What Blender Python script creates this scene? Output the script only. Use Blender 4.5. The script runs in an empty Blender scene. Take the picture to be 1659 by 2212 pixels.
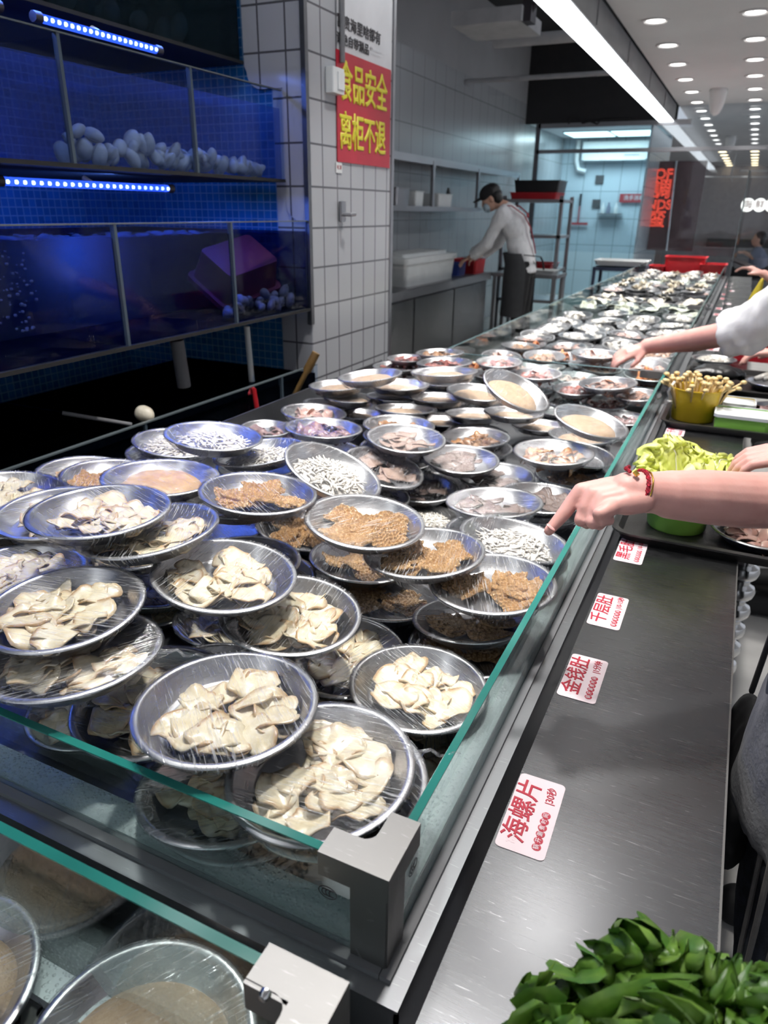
import bpy, math, random
import numpy as np
from mathutils import Vector, Matrix, noise as mnoise
sc = bpy.context.scene
COL = sc.collection
PI = math.pi
# ------------------------------------------------------------------ camera
FPX, CX, CY, IW, IH = 1540.0, 829.5, 1106.0, 1659.0, 2212.0
CAM = np.array([0.0, 0.0, 1.45])
def _n(v): return v / np.linalg.norm(v)
_Y = _n(np.array([1630 - CX, 464 - CY, FPX]))
_Zd = np.array([775 - CX, 4750 - CY, FPX])
_Z = -_n(_Zd - _Y * (_Zd @ _Y))
_X = np.cross(_Y, _Z)
RW = np.array([_X, _Y, _Z])
def ray(u, v): return RW @ np.array([(u - CX) / FPX, (v - CY) / FPX, 1.0])
def at_z(u, v, z): r = ray(u, v); return CAM + r * ((z - CAM[2]) / r[2])
def at_x(u, v, x): r = ray(u, v); return CAM + r * (x / r[0])
def at_y(u, v, y): r = ray(u, v); return CAM + r * (y / r[1])
def at_d(u, v, d): return CAM + ray(u, v) * d
cd = bpy.data.cameras.new('camera'); cam = bpy.data.objects.new('camera', cd); COL.objects.link(cam)
cam.matrix_world = Matrix(((RW[0, 0], -RW[0, 1], -RW[0, 2], CAM[0]), (RW[1, 0], -RW[1, 1], -RW[1, 2], CAM[1]), (RW[2, 0], -RW[2, 1], -RW[2, 2], CAM[2]), (0, 0, 0, 1)))
cd.sensor_fit = 'VERTICAL'; cd.sensor_height = 24.0; cd.lens = FPX / IH * 24.0
cd.clip_start = 0.02; cd.clip_end = 80
cd.dof.use_dof = True; cd.dof.focus_distance = 1.0; cd.dof.aperture_fstop = cd.lens / 3.6
sc.camera = cam
# ------------------------------------------------------------------ world, exposure
w = bpy.data.worlds.new('world'); sc.world = w; w.use_nodes = True
w.node_tree.nodes['Background'].inputs[0].default_value = (0.62, 0.65, 0.72, 1); w.node_tree.nodes['Background'].inputs[1].default_value = 1.0
sc.view_settings.view_transform = 'Standard'; sc.view_settings.look = 'None'; sc.view_settings.gamma = 1.0
sc.view_settings.exposure = 0.0
try: sc.view_settings.use_curve_mapping = False
except Exception: pass
cy = sc.cycles
cy.max_bounces = 6; cy.diffuse_bounces = 3; cy.glossy_bounces = 3; cy.transmission_bounces = 4; cy.transparent_max_bounces = 20
cy.caustics_reflective = False; cy.caustics_refractive = False; cy.sample_clamp_indirect = 4.0; cy.sample_clamp_direct = 0
cy.use_denoising = True; cy.use_adaptive_sampling = True; cy.adaptive_threshold = 0.08; cy.adaptive_min_samples = 12
try: cy.denoiser = 'OPENIMAGEDENOISE'
except Exception: pass
# main lamps (positions of the lamps that are in the room)
CEIL = 2.8
DOWN_W, PANEL_E, DOWN_E = 7.2, 4.0, 8.0
def area(name, loc, sx, sy, power, color=(1, 1, 1), rot=(0, 0, 0), shape='RECTANGLE', spread=180):
    l = bpy.data.lights.new(name, 'AREA'); l.shape = shape; l.size = sx
    if shape in ('RECTANGLE', 'ELLIPSE'): l.size_y = sy
    l.energy = power; l.color = color; l.spread = math.radians(spread)
    o = bpy.data.objects.new(name, l); COL.objects.link(o); o.location = loc; o.rotation_euler = rot
    return o
# ------------------------------------------------------------------ node helpers
MATS = {}
class NT:
    def __init__(s, name):
        s.m = bpy.data.materials.new(name); s.m.use_nodes = True; s.t = s.m.node_tree; s.t.nodes.clear()
        s.out = s.add('ShaderNodeOutputMaterial'); MATS[name] = s.m
    def add(s, typ, **kw):
        n = s.t.nodes.new(typ)
        for k, v in kw.items(): setattr(n, k, v)
        return n
    def inp(s, node, key, val):
        sock = node.inputs[key]
        if hasattr(val, 'is_output'): s.t.links.new(val, sock)
        elif isinstance(val, (tuple, list)) and len(val) == 3 and sock.type == 'RGBA': sock.default_value = (*val, 1)
        else: sock.default_value = val
    def N(s, typ, _out=0, _in=None, **kw):
        n = s.add(typ)
        for k, v in (_in or {}).items(): s.inp(n, k, v)
        for k, v in kw.items(): setattr(n, k, v)
        return n.outputs[_out]
    def coord(s, kind='Object'): return s.add('ShaderNodeTexCoord').outputs[kind]
    def map(s, vec, scale=(1, 1, 1), rot=(0, 0, 0), loc=(0, 0, 0)):
        return s.N('ShaderNodeMapping', 0, {'Vector': vec, 'Scale': scale, 'Rotation': rot, 'Location': loc})
    def noise(s, vec, scale=5, detail=3, rough=.5, dist=0, col=False):
        return s.N('ShaderNodeTexNoise', 1 if col else 0, {'Vector': vec, 'Scale': scale, 'Detail': detail, 'Roughness': rough, 'Distortion': dist})
    def ramp(s, fac, stops):
        n = s.add('ShaderNodeValToRGB'); s.inp(n, 'Fac', fac)
        e = n.color_ramp.elements
        while len(e) < len(stops): e.new(0.5)
        for k, (p, c) in enumerate(stops):
            e[k].position = p; e[k].color = (*c, 1) if isinstance(c, (tuple, list)) else (c, c, c, 1)
        return n.outputs[0]
    def mixc(s, fac, a, b):
        n = s.add('ShaderNodeMix', data_type='RGBA'); s.inp(n, 0, fac); s.inp(n, 6, a if hasattr(a, 'is_output') else (*a, 1)); s.inp(n, 7, b if hasattr(b, 'is_output') else (*b, 1)); return n.outputs[2]
    def math(s, op, a, b=0.0, c=None, clamp=False):
        n = s.add('ShaderNodeMath', operation=op, use_clamp=clamp); s.inp(n, 0, a); s.inp(n, 1, b)
        if c is not None: s.inp(n, 2, c)
        return n.outputs[0]
    def bump(s, h, strength=.3, dist=.01):
        return s.N('ShaderNodeBump', 0, {'Height': h, 'Strength': strength, 'Distance': dist})
    def bsdf(s, **kw):
        n = s.add('ShaderNodeBsdfPrincipled')
        for k, v in kw.items(): s.inp(n, k.replace('_', ' '), v)
        return n.outputs[0]
    def mixs(s, fac, a, b): return s.N('ShaderNodeMixShader', 0, {0: fac, 1: a, 2: b})
    def done(s, sh): s.t.links.new(sh, s.out.inputs[0]); return s.m
def plain(name, col, rough=.5, metal=0, spec=.5, var=.06, vs=8, bump=0, **kw):
    t = NT(name); c = t.coord(); nz = t.noise(c, vs, 4)
    col2 = tuple(max(0, x * (1 - 2 * var)) for x in col); col3 = tuple(min(1, x * (1 + var)) for x in col)
    args = dict(Base_Color=t.ramp(nz, [(.3, col2), (.7, col3)]), Roughness=rough, Metallic=metal, Specular_IOR_Level=spec)
    if bump: args['Normal'] = t.bump(t.noise(c, vs * 8, 3), bump, .004)
    args.update(kw)
    return t.done(t.bsdf(**args))
def emit(name, col, st):
    t = NT(name); e = t.N('ShaderNodeEmission', 0, {'Color': col, 'Strength': st}); return t.done(e)
def steel(name, col=(.55, .56, .58), rough=.28, scr=.5, sdir=(1, 40, 1), dirt=0.25, metal=1.0):
    t = NT(name); c = t.coord()
    a = t.noise(t.map(c, sdir), 14, 4, .6); b = t.noise(c, 3.0, 5, .6)
    scn = t.noise(t.map(c, (6, 90, 6), (0, 0, .9)), 5, 3, .6, .6); scn2 = t.noise(t.map(c, (6, 120, 6), (0, 0, -.5)), 4, 3, .6, .8)
    s1 = t.ramp(scn, [(.66, 0.), (.72, 1.)]); s2 = t.ramp(scn2, [(.67, 0.), (.72, 1.)])
    ss = t.math('MAXIMUM', s1, s2)
    base = t.mixc(t.math('MULTIPLY', b, dirt), col, tuple(x * .55 for x in col))
    base = t.mixc(t.math('MULTIPLY', ss, .35 * scr), base, (.85, .86, .88))
    r = t.math('ADD', t.math('MULTIPLY', a, .05), rough - .03); r = t.math('ADD', r, t.math('MULTIPLY', b, .1))
    h = t.math('ADD', t.math('MULTIPLY', a, .5), ss)
    return t.done(t.bsdf(Base_Color=base, Metallic=metal, Roughness=r, Normal=t.bump(h, .012 * scr + .005, .002)))
def tile(name, au, av, tw, th, col, mort, rough=.2, msize=.004, var=.03, offs=0.0, bump=.2, spec=.5):
    t = NT(name); g = t.N('ShaderNodeNewGeometry', 0); sp = t.add('ShaderNodeSeparateXYZ'); t.inp(sp, 0, g)
    cb = t.add('ShaderNodeCombineXYZ'); t.inp(cb, 0, sp.outputs[au]); t.inp(cb, 1, sp.outputs[av])
    b = t.add('ShaderNodeTexBrick'); t.inp(b, 'Vector', cb.outputs[0]); b.offset = offs; b.squash = 1.0
    t.inp(b, 'Scale', 1.0); t.inp(b, 'Brick Width', tw); t.inp(b, 'Row Height', th); t.inp(b, 'Mortar Size', msize); t.inp(b, 'Mortar Smooth', .1); t.inp(b, 'Bias', 0.0)
    t.inp(b, 'Color1', col); t.inp(b, 'Color2', tuple(x * (1 - var) for x in col)); t.inp(b, 'Mortar', mort)
    base = t.mixc(t.math('MULTIPLY', t.noise(g, 2.5, 4), .22), b.outputs[0], tuple(x * .72 for x in col))
    return t.done(t.bsdf(Base_Color=base, Roughness=rough, Specular_IOR_Level=spec, Normal=t.bump(t.math('SUBTRACT', 1.0, b.outputs[1]), bump, .003)))
def glass(name, tint=(.93, .97, .96), gl=1.0, frost=None, rough=.02):
    # frost = (z0, z1, amount): condensation sitting on the glass between two heights
    t = NT(name); tr = t.N('ShaderNodeBsdfTransparent', 0, {'Color': tint})
    nrm = None
    fr = t.math('ADD', .035, t.math('MULTIPLY', .9, t.math('POWER', t.N('ShaderNodeLayerWeight', 1, {'Blend': .5}), 4.5)))
    g = t.add('ShaderNodeBsdfGlossy'); t.inp(g, 'Roughness', rough)
    sh = t.mixs(t.math('MULTIPLY', fr, gl, clamp=True), tr, g.outputs[0])
    if frost:
        z0, z1, amt = frost
        p = t.N('ShaderNodeNewGeometry', 0); sp = t.add('ShaderNodeSeparateXYZ'); t.inp(sp, 0, p)
        n1 = t.noise(p, 9, 4, .6)
        zz = t.math('ADD', sp.outputs[2], t.math('MULTIPLY', t.math('SUBTRACT', n1, .5), .05))
        band = t.N('ShaderNodeMapRange', 0, {'Value': zz, 'From Min': z1, 'From Max': z0, 'To Min': 0.0, 'To Max': 1.0})
        drops = t.N('ShaderNodeTexVoronoi', 0, {'Vector': p, 'Scale': 230.0}); dm = t.ramp(drops, [(.25, 1.), (.42, 0.)])
        fog = t.math('MULTIPLY', band, amt)
        bm = t.bump(dm, .8, .002)
        df = t.N('ShaderNodeBsdfDiffuse', 0, {'Color': (.62, .74, .74)})
        tl = t.N('ShaderNodeBsdfTranslucent', 0, {'Color': (.62, .74, .74)})
        sh = t.mixs(fog, sh, t.mixs(.5, df, tl))
        gd = t.N('ShaderNodeBsdfGlossy', 0, {'Roughness': .08, 'Normal': bm, 'Color': (.9, .95, .95)})
        sh = t.mixs(t.math('MULTIPLY', t.math('MULTIPLY', dm, band), .32), sh, gd)
    return t.done(sh)
# ------------------------------------------------------------------ materials
steel('brushed_steel', (.215, .22, .23), .23, 1.0)
steel('ledge_steel', (.30, .305, .32), .36, .7)
steel('dark_steel', (.20, .205, .22), .34, .4)
steel('bracket_steel', (.27, .265, .26), .40, .5, dirt=.5)
steel('rack_steel', (.40, .40, .42), .35, .2)
def frosted():
    t = NT('frosted_ledge'); c = t.coord(); v = t.N('ShaderNodeTexVoronoi', 0, {'Vector': c, 'Scale': 210.0}); dm = t.ramp(v, [(.2, 1.), (.45, 0.)])
    t.done(t.bsdf(Base_Color=t.ramp(t.noise(c, 7, 4), [(.3, (.50, .57, .58)), (.7, (.72, .79, .80))]), Roughness=.42, Metallic=.15, Normal=t.bump(dm, .5, .002)))
frosted()
def dish_mat():
    t = NT('dish_steel'); c = t.coord(); r = t.noise(t.map(c, (4, 4, 60)), 10, 3); b = t.noise(c, 9, 4)
    return t.done(t.bsdf(Base_Color=t.mixc(t.math('MULTIPLY', b, .35), (.66, .66, .67), (.40, .40, .42)), Metallic=1.0, Roughness=t.math('ADD', .22, t.math('MULTIPLY', r, .16)), Normal=t.bump(r, .05, .002)))
dish_mat()
def film_mat(name='cling_film', haze=.5, seed=0.0):
    t = NT(name); c = t.coord()
    v = t.map(c, (20, 400, 20), (0, 0, .12), (seed, seed, 0)); st = t.noise(v, 1.0, 3, .6, .3)
    wv = t.noise(t.map(c, (14, 60, 14), (0, 0, -.3), (seed, 0, 0)), 1.6, 3, .5, .8)
    cr = t.noise(c, 120, 2, .6)
    h = t.math('ADD', t.math('MULTIPLY', st, .7), t.math('ADD', t.math('MULTIPLY', wv, .8), t.math('MULTIPLY', cr, .15)))
    nm = t.bump(h, .55, .006)
    lw = t.math('POWER', t.N('ShaderNodeLayerWeight', 1, {'Blend': .5}), 2.5)
    gl = t.N('ShaderNodeBsdfGlossy', 0, {'Roughness': .14, 'Normal': nm, 'Color': (.95, .96, 1.0)})
    tr = t.N('ShaderNodeBsdfTransparent', 0, {'Color': (.97, .97, .97)})
    fac = t.math('ADD', t.math('MULTIPLY', lw, .40), .04)
    streak = t.ramp(st, [(.56, 0.), (.68, 1.)])
    fac = t.math('ADD', fac, t.math('MULTIPLY', streak, .24), clamp=True)
    sh = t.mixs(fac, tr, gl)
    hz = t.ramp(t.noise(t.map(c, (1, 1, 1), (0, 0, 0), (seed * 3.1, seed * 1.7, 0)), 13, 3, .55), [(.52, 0.), (.72, 1.)])
    df = t.mixs(.5, t.N('ShaderNodeBsdfDiffuse', 0, {'Color': (.86, .87, .90)}), t.N('ShaderNodeBsdfTranslucent', 0, {'Color': (.86, .87, .9)}))
    painted_glint = t.math('MULTIPLY', t.ramp(st, [(.54, 0.), (.63, 1.)]), t.ramp(t.noise(c, 14, 3), [(.42, 0.), (.60, 1.)]))  # wrinkle streaks: glints on the film put in as white diffuse colour
    return t.done(t.mixs(t.math('MAXIMUM', t.math('MULTIPLY', hz, haze * .5), t.math('MULTIPLY', painted_glint, .5)), sh, df))
film_mat('cling_film', .06, 1.3); film_mat('cling_film_misted', .7, 4.1); film_mat('cling_film_hazy', .3, 7.7)
def food(name, stops, edge=None, rough=.32, spec=.55, scale=40, bump=.15, bs=120, sss=0.0, coat=.0):
    t = NT(name); c = t.coord(); oi = t.add('ShaderNodeObjectInfo').outputs['Random']
    off = t.add('ShaderNodeVectorMath', operation='ADD'); t.inp(off, 0, c); cb = t.add('ShaderNodeCombineXYZ'); t.inp(cb, 0, t.math('MULTIPLY', oi, 3.7)); t.inp(off, 1, cb.outputs[0]); p = off.outputs[0]
    base = t.ramp(t.noise(p, scale, 4, .6), stops)
    if edge:
        a = t.add('ShaderNodeAttribute', attribute_name='edge').outputs['Fac']
        ef = t.math('MULTIPLY', t.ramp(a, [(.50, 0.), (.92, 1.)]), t.ramp(t.noise(p, 30, 3), [(.38, 0.), (.60, 1.)]))
        base = t.mixc(t.math('MULTIPLY', ef, .8), base, edge)
    kw = dict(Base_Color=base, Roughness=rough, Specular_IOR_Level=spec, Normal=t.bump(t.noise(p, bs, 3), bump, .003), Coat_Weight=coat, Coat_Roughness=.12)
    if sss: kw.update(Subsurface_Weight=sss, Subsurface_Scale=.006, Subsurface_Radius=(1.0, .6, .35))
    return t.done(t.bsdf(**kw))
food('conch_meat', [(.3, (.72, .61, .38)), (.5, (.82, .74, .54)), (.7, (.89, .85, .73))], (.48, .26, .09), coat=.3)
food('honeycomb_tripe_meat', [(.3, (.46, .27, .11)), (.7, (.66, .43, .21))], None, rough=.4, scale=25, bs=220, bump=.25, coat=.15)
food('grey_tripe_meat', [(.3, (.14, .095, .08)), (.7, (.27, .195, .165))], (.10, .07, .06), rough=.4, bs=260, bump=.6, coat=.15)
food('pale_tripe_meat', [(.3, (.36, .25, .20)), (.7, (.50, .37, .31))], (.25, .16, .13), rough=.4, bs=260, bump=.5, coat=.15)
food('white_shred_meat', [(.3, (.74, .69, .60)), (.7, (.90, .87, .82))], None, rough=.4, scale=30)
food('beige_paste_meat', [(.3, (.46, .31, .19)), (.7, (.58, .42, .28))], None, rough=.55, scale=60, bs=300, bump=.5)
food('brown_mushroom_meat', [(.3, (.22, .09, .03)), (.55, (.46, .23, .09)), (.75, (.60, .36, .18))], (.14, .05, .02), scale=30, coat=.3)
food('red_meat', [(.3, (.22, .045, .035)), (.55, (.36, .10, .07)), (.78, (.50, .20, .16))], (.45, .18, .14), scale=22, coat=.3)
food('mauve_meat', [(.3, (.23, .12, .115)), (.7, (.38, .24, .23))], None, scale=22, coat=.3)
food('tan_meat', [(.3, (.36, .17, .11)), (.7, (.58, .34, .25))], None, scale=22, coat=.3)
food('pink_meat', [(.3, (.52, .27, .22)), (.7, (.70, .46, .39))], (.7, .6, .5), scale=22, coat=.3)
food('prawn_meat', [(.3, (.62, .17, .05)), (.6, (.82, .36, .16)), (.8, (.86, .62, .45))], None, scale=18, coat=.3)
food('fish_white_meat', [(.3, (.50, .47, .41)), (.7, (.72, .70, .66))], None, scale=18, coat=.3)
food('oyster_shell', [(.3, (.16, .15, .11)), (.5, (.42, .38, .28)), (.72, (.72, .68, .58))], (.75, .72, .66), scale=30, rough=.5, bump=.6, bs=60)
food('clam_shell_pale', [(.3, (.46, .40, .30)), (.7, (.76, .71, .60))], (.35, .28, .18), scale=14, rough=.4, bs=50)
food('black_shell', [(.3, (.012, .012, .014)), (.7, (.05, .05, .055))], None, scale=20, rough=.25)
food('lettuce_leaf', [(.3, (.08, .17, .02)), (.55, (.17, .32, .04)), (.78, (.34, .50, .12))], (.05, .16, .02), scale=16, rough=.38, bs=60, bump=.4)
food('lettuce_stem', [(.3, (.30, .52, .12)), (.7, (.50, .66, .26))], None, scale=12, rough=.35)
food('cabbage_leaf', [(.3, (.62, .68, .12)), (.6, (.76, .80, .26)), (.8, (.86, .87, .55))], (.70, .76, .18), scale=18, rough=.4, bs=50, bump=.5)
food('enoki_flesh', [(.3, (.66, .44, .16)), (.7, (.86, .68, .36))], None, scale=30, rough=.45)
def skin_mat(name, a, b):
    t = NT(name); c = t.coord()
    base = t.ramp(t.noise(c, 16, 4), [(.3, a), (.7, b)])
    return t.done(t.bsdf(Base_Color=base, Roughness=.46, Specular_IOR_Level=.4, Subsurface_Weight=.12, Subsurface_Scale=.008, Subsurface_Radius=(1., .45, .3), Normal=t.bump(t.noise(c, 260, 3), .12, .001)))
skin_mat('skin_pale', (.67, .34, .295), (.76, .435, .38)); skin_mat('skin_warm', (.58, .33, .24), (.68, .42, .32))
plain('white_cloth', (.80, .80, .82), .8, var=.04, vs=20, bump=.15); plain('grey_cloth', (.17, .17, .18), .9, vs=20, bump=.3)
plain('beige_cloth', (.62, .50, .44), .85, vs=20, bump=.2); plain('black_cloth', (.012, .012, .014), .85, vs=20); plain('navy_denim', (.035, .042, .06), .85, vs=60, bump=.4, var=.25); plain('grey_stripe', (.23, .215, .205), .85, vs=60, bump=.3)
plain('apron_cloth', (.045, .047, .052), .8, vs=20); plain('red_strap', (.30, .02, .03), .7); plain('mask_cloth', (.48, .60, .68), .8); plain('hair_black', (.012, .01, .01), .45)
plain('blue_grey_cloth', (.22, .24, .32), .9); plain('yellow_bag', (.52, .40, .02), .6)
plain('black_plastic', (.012, .012, .013), .32, vs=20, bump=.1); plain('tray_black', (.022, .021, .02), .30, vs=30, bump=.12)
plain('white_plastic', (.72, .74, .74), .4, var=.03); plain('red_plastic', (.55, .02, .03), .35); plain('dark_red_plastic', (.42, .07, .08), .4); plain('blue_plastic', (.03, .06, .30), .4); plain('navy_plastic', (.03, .04, .08), .4)
plain('yellow_plastic', (.70, .47, .02), .35, var=.03); plain('green_plastic', (.26, .56, .09), .35, var=.04); plain('lime_plastic', (.34, .62, .10), .4); plain('pale_green_paste', (.52, .74, .28), .5, bump=.4)
plain('cream_paste', (.80, .70, .56), .5); plain('ceiling_white', (.80, .79, .79), .7, var=.02, vs=2); plain('plaster', (.30, .30, .31), .9, var=.04, vs=2); plain('dark_void', (.02, .02, .022), .9)
plain('sticker_white', (.72, .60, .63), .35, var=.02); plain('sticker_red', (.42, .012, .035), .4, var=.02); plain('sticker_pink', (.78, .60, .63), .4, var=.02); plain('poster_red', (.50, .018, .04), .35, var=.05); plain('poster_yellow', (.72, .66, .03), .4, var=.05); plain('poster_white', (.68, .68, .70), .4, var=.04); plain('ink_black', (.03, .025, .03), .5); plain('ink_grey', (.32, .32, .34), .5)
plain('gold', (.82, .52, .10), .2, metal=1.0); plain('bracelet_red', (.52, .004, .03), .6, vs=300, var=.4, bump=.6); plain('nail', (.82, .42, .40), .25)
plain('wood', (.28, .16, .05), .6, var=.3); plain('rubber_black', (.01, .01, .011), .7); plain('floor_tile', (.55, .54, .52), .4); plain('grey_paint', (.17, .17, .18), .5); plain('dull_chrome', (.6, .6, .6), .2, metal=1.0); plain('ice_sheet', (.72, .76, .80), .6, var=.05, vs=30)
plain('maroon_panel', (.10, .055, .06), .6); plain('dining_wall', (.40, .37, .38), .8, var=.05); plain('dining_dark', (.09, .09, .095), .7); plain('dining_grey', (.30, .30, .31), .6)
plain('beam_white', (.42, .42, .43), .7); plain('glass_edge', (.02, .20, .17), .15, var=.15, vs=6, spec=.6); plain('glass_edge_dim', (.10, .12, .13), .3); plain('glass_edge_far', (.10, .16, .165), .15, spec=.6)
glass('clear_glass'); glass('frost_glass', (.90, .96, .95), 1.0, (.800, .862, .30)); glass('frost_glass_near', (.88, .95, .94), 1.0, (.742, .845, .35)); glass('tank_glass', (.82, .88, .95), .25)
glass('partition_glass', (.90, .93, .95), .9)
def water(name, tint, scat, fac):
    t = NT(name); tr = t.N('ShaderNodeBsdfTransparent', 0, {'Color': tint}); df = t.N('ShaderNodeBsdfTranslucent', 0, {'Color': scat}); d2 = t.N('ShaderNodeBsdfDiffuse', 0, {'Color': scat})
    return t.done(t.mixs(fac, tr, t.mixs(.5, df, d2)))
water('water_blue', (.76, .80, .93), (.12, .26, .70), .13); water('water_navy', (.34, .36, .54), (.01, .025, .10), .06); water('water_black', (.10, .13, .18), (.005, .01, .02), .2); water('water_murk', (.16, .20, .26), (.05, .09, .09), .3)
tile('white_tile_y', 1, 2, .12, .153, (.44, .45, .475), (.09, .09, .10), .16); tile('white_tile_x', 0, 2, .12, .153, (.42, .43, .47), (.07, .07, .08), .2)
tile('kitchen_tile', 1, 2, .30, .45, (.36, .37, .385), (.17, .17, .175), .25, .005); tile('blue_tile', 0, 2, .32, .45, (.58, .68, .74), (.26, .32, .36), .25, .006); tile('blue_tile_y', 1, 2, .32, .45, (.50, .60, .66), (.26, .32, .36), .25, .006)
tile('mosaic_x', 0, 2, .032, .032, (.02, .17, .42), (.18, .34, .52), .25, .0022, .35); tile('mosaic_y', 1, 2, .032, .032, (.02, .15, .40), (.14, .30, .5), .25, .0022, .35)
emit('panel_light', (.93, .97, 1.0), PANEL_E); emit('panel_light_dim', (.93, .96, 1.0), .75); emit('down_light', (1.0, .97, .92), DOWN_E); emit('warm_light', (1.0, .80, .50), 6.0); emit('cool_panel', (.62, .95, 1.0), 3.2)
emit('neon_red', (1.0, .10, .06), 1.5); emit('led_blue', (.03, .10, 1.0), 1.6); emit('led_dot', (.35, .5, 1.0), 4.0); emit('letter_white', (1.0, .97, .90), 2.2)
M = MATS
# ------------------------------------------------------------------ mesh helpers
class MB:
    def __init__(s): s.v = []; s.f = []; s.mi = []; s.edge = []; s.cur = 0
    def mat(s, k): s.cur = k; return s
    def add(s, vs, fs, edge=None):
        b = len(s.v); s.v.extend([tuple(map(float, p)) for p in vs]); s.f.extend([tuple(b + i for i in q) for q in fs]); s.mi.extend([s.cur] * len(fs))
        s.edge.extend([0.0] * len(vs) if edge is None else [float(e) for e in edge]); return s
    def box(s, a, b, R=None, c=None):
        x0, y0, z0 = a; x1, y1, z1 = b
        p = np.array([(x0, y0, z0), (x1, y0, z0), (x1, y1, z0), (x0, y1, z0), (x0, y0, z1), (x1, y0, z1), (x1, y1, z1), (x0, y1, z1)], float)
        if R is not None: p = (np.array(R) @ p.T).T
        if c is not None: p = p + np.array(c)
        return s.add(p, [(0, 3, 2, 1), (4, 5, 6, 7), (0, 1, 5, 4), (1, 2, 6, 5), (2, 3, 7, 6), (3, 0, 4, 7)])
    def cbox(s, c, d, R=None): h = np.array(d) / 2; return s.box(-h, h, R, c)
    def rbox(s, a, b, r=.01, n=4, taper=0.0):
        # box with rounded vertical edges; taper widens the top
        x0, y0, z0 = a; x1, y1, z1 = b; poly = []
        for (cx_, cy_, a0) in ((x1 - r, y1 - r, 0), (x0 + r, y1 - r, 90), (x0 + r, y0 + r, 180), (x1 - r, y0 + r, 270)):
            for k in range(n + 1):
                t = math.radians(a0 + 90 * k / n); poly.append((cx_ + r * math.cos(t), cy_ + r * math.sin(t)))
        m = len(poly); cxm, cym = (x0 + x1) / 2, (y0 + y1) / 2
        vs = [(x, y, z0) for x, y in poly] + [(cxm + (x - cxm) * (1 + taper), cym + (y - cym) * (1 + taper), z1) for x, y in poly]
        return s.add(vs, [tuple(range(m - 1, -1, -1)), tuple(range(m, 2 * m))] + [(i, (i + 1) % m, m + (i + 1) % m, m + i) for i in range(m)])
    def rtray(s, a, b, r, th, lip=.0, n=5, taper=.06):
        # open container with rounded corners, wall thickness th, outward lip
        x0, y0, z0 = a; x1, y1, z1 = b
        def ring(off, z, sc_=1.0):
            out = []
            cxm, cym = (x0 + x1) / 2, (y0 + y1) / 2; rr = max(.001, r + off)
            for (qx, qy, a0) in ((x1 - r, y1 - r, 0), (x0 + r, y1 - r, 90), (x0 + r, y0 + r, 180), (x1 - r, y0 + r, 270)):
                for k in range(n + 1):
                    t = math.radians(a0 + 90 * k / n); X = qx + rr * math.cos(t); Y = qy + rr * math.sin(t)
                    out.append((cxm + (X - cxm) * sc_, cym + (Y - cym) * sc_, z))
            return out
        rings = [ring(0, z0, 1 - taper), ring(0, z1 - (.006 if lip else 0)), ring(lip, z1 - .004 if lip else z1), ring(lip, z1), ring(-th, z1), ring(-th, z0 + th, 1 - taper)]
        return s.loft(rings, True, True)
    def loft(s, rings, cap0=True, cap1=True, edge=None):
        n = len(rings[0]); vs = [p for r in rings for p in r]; fs = []
        for k in range(len(rings) - 1):
            for i in range(n): j = (i + 1) % n; fs.append((k * n + i, k * n + j, (k + 1) * n + j, (k + 1) * n + i))
        if cap0: fs.append(tuple(range(n - 1, -1, -1)))
        if cap1: fs.append(tuple((len(rings) - 1) * n + i for i in range(n)))
        return s.add(vs, fs, edge)
    def lathe(s, prof, n=32, c=(0, 0, 0), cap0=True, cap1=True):
        return s.loft([[(c[0] + r * math.cos(2 * PI * i / n), c[1] + r * math.sin(2 * PI * i / n), c[2] + z) for i in range(n)] for r, z in prof], cap0, cap1)
    def tube(s, pts, rad, n=10, cap=True, flat=1.0):
        pts = [np.array(p, float) for p in pts]; rad = [rad] * len(pts) if np.isscalar(rad) else rad
        up = np.array([0, 0, 1.0]); rings = []
        for k, p in enumerate(pts):
            d = pts[min(k + 1, len(pts) - 1)] - pts[max(k - 1, 0)]; d = d / (np.linalg.norm(d) + 1e-9)
            if k == 0:
                a = np.cross(d, up); a = np.cross(d, [1, 0, 0]) if np.linalg.norm(a) < .1 else a
            else: a = a - d * (a @ d)
            a = a / np.linalg.norm(a); b = np.cross(d, a)
            rings.append([p + rad[k] * (a * math.cos(2 * PI * i / n) + b * flat * math.sin(2 * PI * i / n)) for i in range(n)])
        return s.loft(rings, cap, cap)
    def ball(s, c, r, n=12, m=8, sq=(1, 1, 1)):
        rings = []
        for k in range(1, m):
            t = PI * k / m; rings.append([(c[0] + r * sq[0] * math.sin(t) * math.cos(2 * PI * i / n), c[1] + r * sq[1] * math.sin(t) * math.sin(2 * PI * i / n), c[2] - r * sq[2] * math.cos(t)) for i in range(n)])
        return s.loft(rings)
    def prism(s, poly, z0, z1):
        m = len(poly)
        return s.add([(x, y, z0) for x, y in poly] + [(x, y, z1) for x, y in poly], [tuple(range(m - 1, -1, -1)), tuple(range(m, 2 * m))] + [(i, (i + 1) % m, m + (i + 1) % m, m + i) for i in range(m)])
    def extr(s, poly3, d):
        m = len(poly3); d = np.array(d)
        return s.add([np.array(p) for p in poly3] + [np.array(p) + d for p in poly3], [tuple(range(m - 1, -1, -1)), tuple(range(m, 2 * m))] + [(i, (i + 1) % m, m + (i + 1) % m, m + i) for i in range(m)])
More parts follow.
